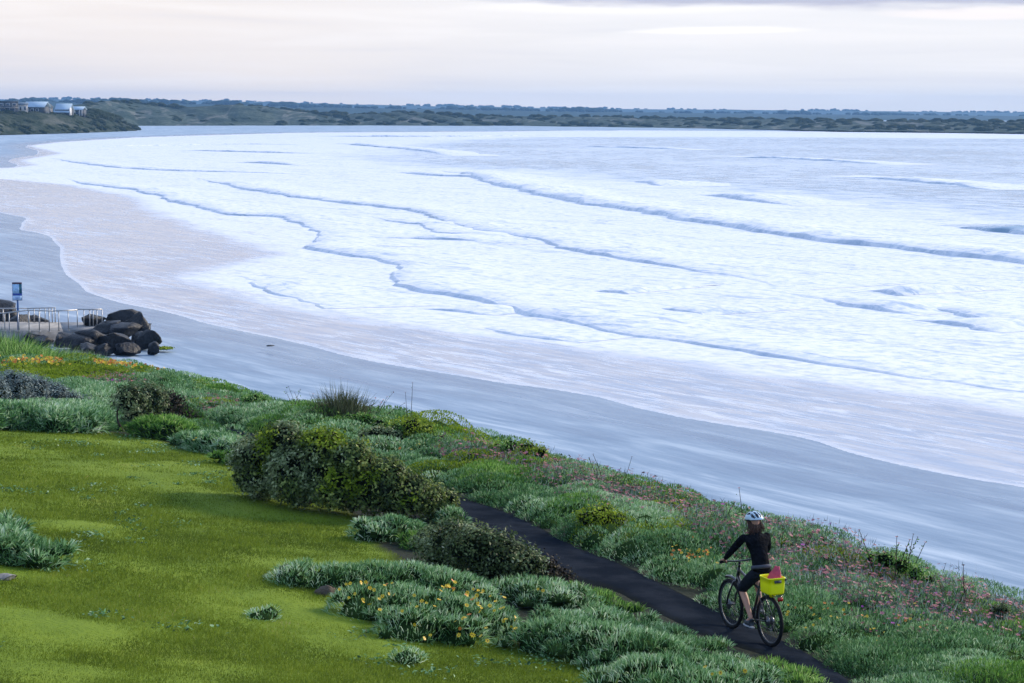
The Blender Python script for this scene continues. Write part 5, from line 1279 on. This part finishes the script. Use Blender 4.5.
def arm(s):   # shoulder, elbow, wrist
    return [np.array([-.125, s * .172, 1.425]), np.array([.02, s * .28, 1.215]), np.array([.195, s * .293, 1.065])]
verts = []; edges = []
def V_(p, r, link_to=None):
    verts.append((float(p[0]), float(p[1]), float(p[2]), r)); i = len(verts) - 1
    if link_to is not None: edges.append((link_to, i))
    return i
pel = V_((-.29, 0, .985), .095); s1 = V_((-.275, 0, 1.09), .088, pel); s2 = V_((-.215, 0, 1.24), .095, s1); s3 = V_((-.155, 0, 1.36), .080, s2); nb = V_((-.115, 0, 1.465), .052, s3); nk = V_((-.09, 0, 1.53), .048, nb); hd0 = V_((-.06, 0, 1.60), .07, nk); V_((-.045, 0, 1.65), .068, hd0)
for s in (1, -1):
    a_ = arm(s); sh = V_(a_[0] + np.array([.012, 0, -.022]), .036, s3); um = V_((a_[0] + a_[1]) / 2, .038, sh); el = V_(a_[1], .036, um); fm = V_(a_[1] * .45 + a_[2] * .55, .033, el); wr = V_(a_[2], .023, fm); pm = V_((.222, s * .297, 1.052), .028, wr)
    for k, (dy, L) in enumerate(((-.034, .94), (-.012, 1.0), (.010, .97), (.030, .85))):
        y = s * (.297 + dy); xo = -.008 * k
        f0 = V_((.246 + xo, y, 1.053), .0105, pm); f1 = V_((.246 + xo + .030 * L, y, 1.046), .0095, f0); f2 = V_((.246 + xo + .036 * L, y, 1.018), .009, f1); V_((.246 + xo + .016 * L, y, .998), .008, f2)
    t0 = V_((.222, s * .255, 1.035), .0115, pm); t1 = V_((.238, s * .238, 1.012), .010, t0); V_((.262, s * .240, .996), .009, t1)
    if s == 1: hip, kn, an, ft, hl = (-.28, .085, .945), (.01, .125, .68), (-.275, .135, .335), (-.165, .142, .262), (-.325, .138, .285)
    else: hip, kn, an, ft, hl = (-.28, -.085, .945), (.125, -.125, .865), (-.055, -.135, .49), (.07, -.142, .412), (-.095, -.138, .435)
    h_ = V_(hip, .068, pel); tm = V_(np.array(hip) * .5 + np.array(kn) * .5, .062, h_); k_ = V_(kn, .053, tm)
    bk = np.array([-.025, 0, -.012]); c1 = V_(np.array(kn) * .68 + np.array(an) * .32 + bk, .053, k_); c2 = V_(np.array(kn) * .35 + np.array(an) * .65 + bk * .4, .038, c1); a1 = V_(an, .031, c2); t_ = V_(ft, .028, a1)
body = skin_mesh('person', verts, edges, [M_SKIN])
# head shaped and fused into the same surface
def head_geo():
    V0, F0 = ICO3; V = V0.copy()
    hx_, hy_, hz_ = .098, .077, .118; face = sstep(V[:, 0], .1, .9)
    P = np.column_stack([V[:, 0] * hx_, V[:, 1] * hy_ * (1 - .22 * sstep(-V[:, 2], .1, 1)), V[:, 2] * hz_]); P[:, 0] += .018 * sstep(-V[:, 2], .2, .9)
    for sy in (1, -1):
        d = (V[:, 1] - sy * .38) ** 2 + (V[:, 2] - .02) ** 2; P[:, 0] -= .012 * np.exp(-d / .02) * (V[:, 0] > 0)
    P[:, 0] += .022 * np.exp(-(V[:, 1] ** 2 / .012 + (V[:, 2] + .18) ** 2 / .03)) * (V[:, 0] > 0)
    P[:, 0] += .006 * np.exp(-(V[:, 1] ** 2 / .05 + (V[:, 2] + .48) ** 2 / .006)) * (V[:, 0] > 0)
    g = Geo(); g.add(P, F0)
    for sy in (1, -1): g.add(ICO2[0] * [.018, .008, .030] + [-.005, sy * .078, -.005], ICO2[1])
    return g
HC = np.array([-.062, 0, 1.615]); tilt = Euler((0, .10, .10)).to_matrix().to_4x4()
hm = head_geo().mesh('headtmp', [M_SKIN], True); hm.transform(Matrix.Translation(HC) @ tilt)
import bmesh
bm = bmesh.new(); bm.from_mesh(body); bm.from_mesh(hm); joined = bpy.data.meshes.new('person'); bm.to_mesh(joined); bm.free()
o = bpy.data.objects.new('tmp', joined); COL.objects.link(o); rm_ = o.modifiers.new('r', 'REMESH'); rm_.mode = 'VOXEL'; rm_.voxel_size = .0045; rm_.use_smooth_shade = True
dg = bpy.context.evaluated_depsgraph_get(); pm_ = bpy.data.meshes.new_from_object(o.evaluated_get(dg)); bpy.data.objects.remove(o)
pm_.materials.clear(); pm_.materials.append(M_SKIN); pm_.name = 'person'; print('body faces', len(pm_.polygons))
person = link('person', pm_, label='cyclist in black long-sleeved top, knee-length dark shorts and pale blue helmet riding away', cat='person'); person.matrix_world = Mb

def garment(name, vs, es, mat, label=None): return link(name, skin_mesh(name, vs, es, [mat], 2), person, label=label)
vs = []; es = []
def W_(p, r, l=None):
    vs.append((float(p[0]), float(p[1]), float(p[2]), r)); i = len(vs) - 1
    if l is not None: es.append((l, i))
    return i
q00 = W_((-.297, 0, .95), .136); q0 = W_((-.293, 0, 1.04), .133, q00); q1 = W_((-.275, 0, 1.10), .122, q0); q2 = W_((-.212, 0, 1.25), .136, q1); q3 = W_((-.155, 0, 1.385), .118, q2); q4 = W_((-.118, 0, 1.465), .080, q3); q5 = W_((-.098, 0, 1.53), .060, q4)
for s in (1, -1):
    a_ = arm(s); b1 = W_(a_[0], .068, q3); b2 = W_((a_[0] + a_[1]) / 2, .056, b1); b3 = W_(a_[1], .049, b2); b4 = W_(a_[1] * .5 + a_[2] * .5, .043, b3); b5 = W_(a_[2] + (a_[1] - a_[2]) * .04, .031, b4)
garment('long_sleeved_top', vs, es, M_TOP)
vs = []; es = []
q0 = W_((-.29, 0, 1.075), .128); q1 = W_((-.295, 0, .97), .143, q0)
for hip, kn in (((-.265, .090, .925), (.01, .125, .68)), ((-.265, -.090, .925), (.125, -.125, .865))):
    hip, kn = np.array(hip), np.array(kn); b1 = W_(hip, .108, q1); b2 = W_(hip * .5 + kn * .5, .094, b1); b3 = W_(hip * .1 + kn * .9, .078, b2); b4 = W_(kn + (kn - hip) * .02 + [0, 0, -.025], .072, b3)
garment('shorts', vs, es, M_SHORT)
g = Geo(); 
for zz in (0,): add_torus(g, (0, 0, 0), .122, .013, n=40, m=8)
wm = g.mesh('waistband', [M_BAND], True); wm.transform(Matrix.Translation((-.293, 0, 1.035)) @ Matrix.Diagonal((1.0, 1.04, 2.0, 1)) @ Matrix.Rotation(.12, 4, 'Y') @ Matrix.Rotation(math.radians(90), 4, 'X')); link('waistband', wm, person)
for (hl, ft, s) in (((-.335, .138, .275), (-.13, .142, .255), 1), ((-.105, -.138, .425), (.10, -.142, .405), -1)):
    hl, ft = np.array(hl), np.array(ft); vs = []; es = []
    a0 = W_(hl, .038); a1 = W_(hl * .55 + ft * .45 + [0, 0, .006], .043, a0); a2 = W_(ft, .036, a1); W_(hl + [.045, 0, .06], .040, a0)
    sh = garment('shoe', vs, es, M_SHOE)
    g = Geo(); V = ICO3[0].copy(); V = np.column_stack([V[:, 0] * .145, V[:, 1] * .044 * (1 + .15 * V[:, 0]), V[:, 2] * .014]); g.add(V + (hl + ft) / 2 + [0.0, 0, -.040], ICO3[1]); link('sole', g.mesh('sole', [M_SOLE], True), sh)
for sy in (1, -1):
    g = Geo(); g.add(ICO2[0] * .0115, ICO2[1]); e = g.mesh('eye', [M_VENT], True); e.transform(Matrix.Translation(HC) @ tilt @ Matrix.Translation((.085, sy * .030, .004))); link('eye', e, person)
g = Geo(); g.add(ICO2[0] * [.006, .024, .006], ICO2[1]); e = g.mesh('lips', [M_RED], True); e.transform(Matrix.Translation(HC) @ tilt @ Matrix.Translation((.093, 0, -.056))); link('lips', e, person)
# helmet: ribbed shell with dark vents
def helmet():
    nu, nv = 49, 20; V = []; mi = []
    for i in range(nv):
        ph = math.radians(-4 + 94 * i / (nv - 1))
        for k in range(nu - 1):
            th = 2 * math.pi * k / (nu - 1); x, y, z = math.cos(ph) * math.cos(th), math.cos(ph) * math.sin(th), math.sin(ph)
            V.append([x, y, z])
    V = np.array(V); band = np.sin(V[:, 1] * 15.5 + .5 * np.sign(V[:, 1])); slot = (band < -.1) & (np.abs(V[:, 2]) > .18) & (np.abs(np.sin(V[:, 0] * 4.2 + 1.2)) > .28) & (V[:, 2] < .97)
    P = V * [.142, .112, .108]; P[slot] *= .90; P[:, 0] -= .018 * (V[:, 0] < -.3) * (1 - V[:, 2])
    fs = [[i * 48 + k, i * 48 + (k + 1) % 48, (i + 1) * 48 + (k + 1) % 48, (i + 1) * 48 + k] for i in range(nv - 1) for k in range(48)]
    fs = np.array(fs); dark = slot[fs].sum(1) >= 2
    g = Geo(); g.add(P, fs[~dark]); n0 = len(P)
    g.add(np.zeros((0, 3)), fs[dark] - n0, 1, np.zeros(0))
    g2 = Geo(); a_ = np.linspace(0, 2 * math.pi, 30); add_tube(g2, np.column_stack([.137 * np.cos(a_), .107 * np.sin(a_), a_ * 0 - .006]), .009, 8)
    T_ = Matrix.Translation(HC + [-.012, 0, .035]) @ tilt @ Matrix.Rotation(.05, 4, 'Y')
    m = g.mesh('helmet', [M_HELM, M_VENT]); m.transform(T_); h = link('helmet', m, person)
    m2 = g2.mesh('helmet_rim', [M_VENT], True); m2.transform(T_); link('helmet_rim', m2, h)
    g3 = Geo()
    for s in (1, -1): add_tube(g3, np.array([[.02, s * .088, .0], [.03, s * .070, -.09], [.045, s * .02, -.150]]), .006, 6)
    m3 = g3.mesh('chin_strap', [M_VENT]); m3.transform(T_); link('chin_strap', m3, h)
helmet()
def hair():
    rng = np.random.default_rng(2); g = Geo()
    for i in range(300):
        y = rng.normal() * .045; x0 = -.135 + .35 * abs(y) + rng.uniform(-.01, .03)
        z1 = 1.495 - rng.uniform(0, .07) + abs(y) * .4; P = smooth_line([[x0 + .02, y * .9, 1.64], [x0 - .018, y * 1.1, 1.57], [x0 - .03 + rng.normal() * .01, y * 1.3 + rng.normal() * .008, 1.52], [x0 - .035 + rng.normal() * .018, y * 1.5 + rng.normal() * .014, z1]], .03, 2)
        add_tube(g, P, np.linspace(.007, .0025, len(P)), 4, 0, rng.random())
    m = g.mesh('hair', [M_HAIR], True); link('hair', m, person)
hair()
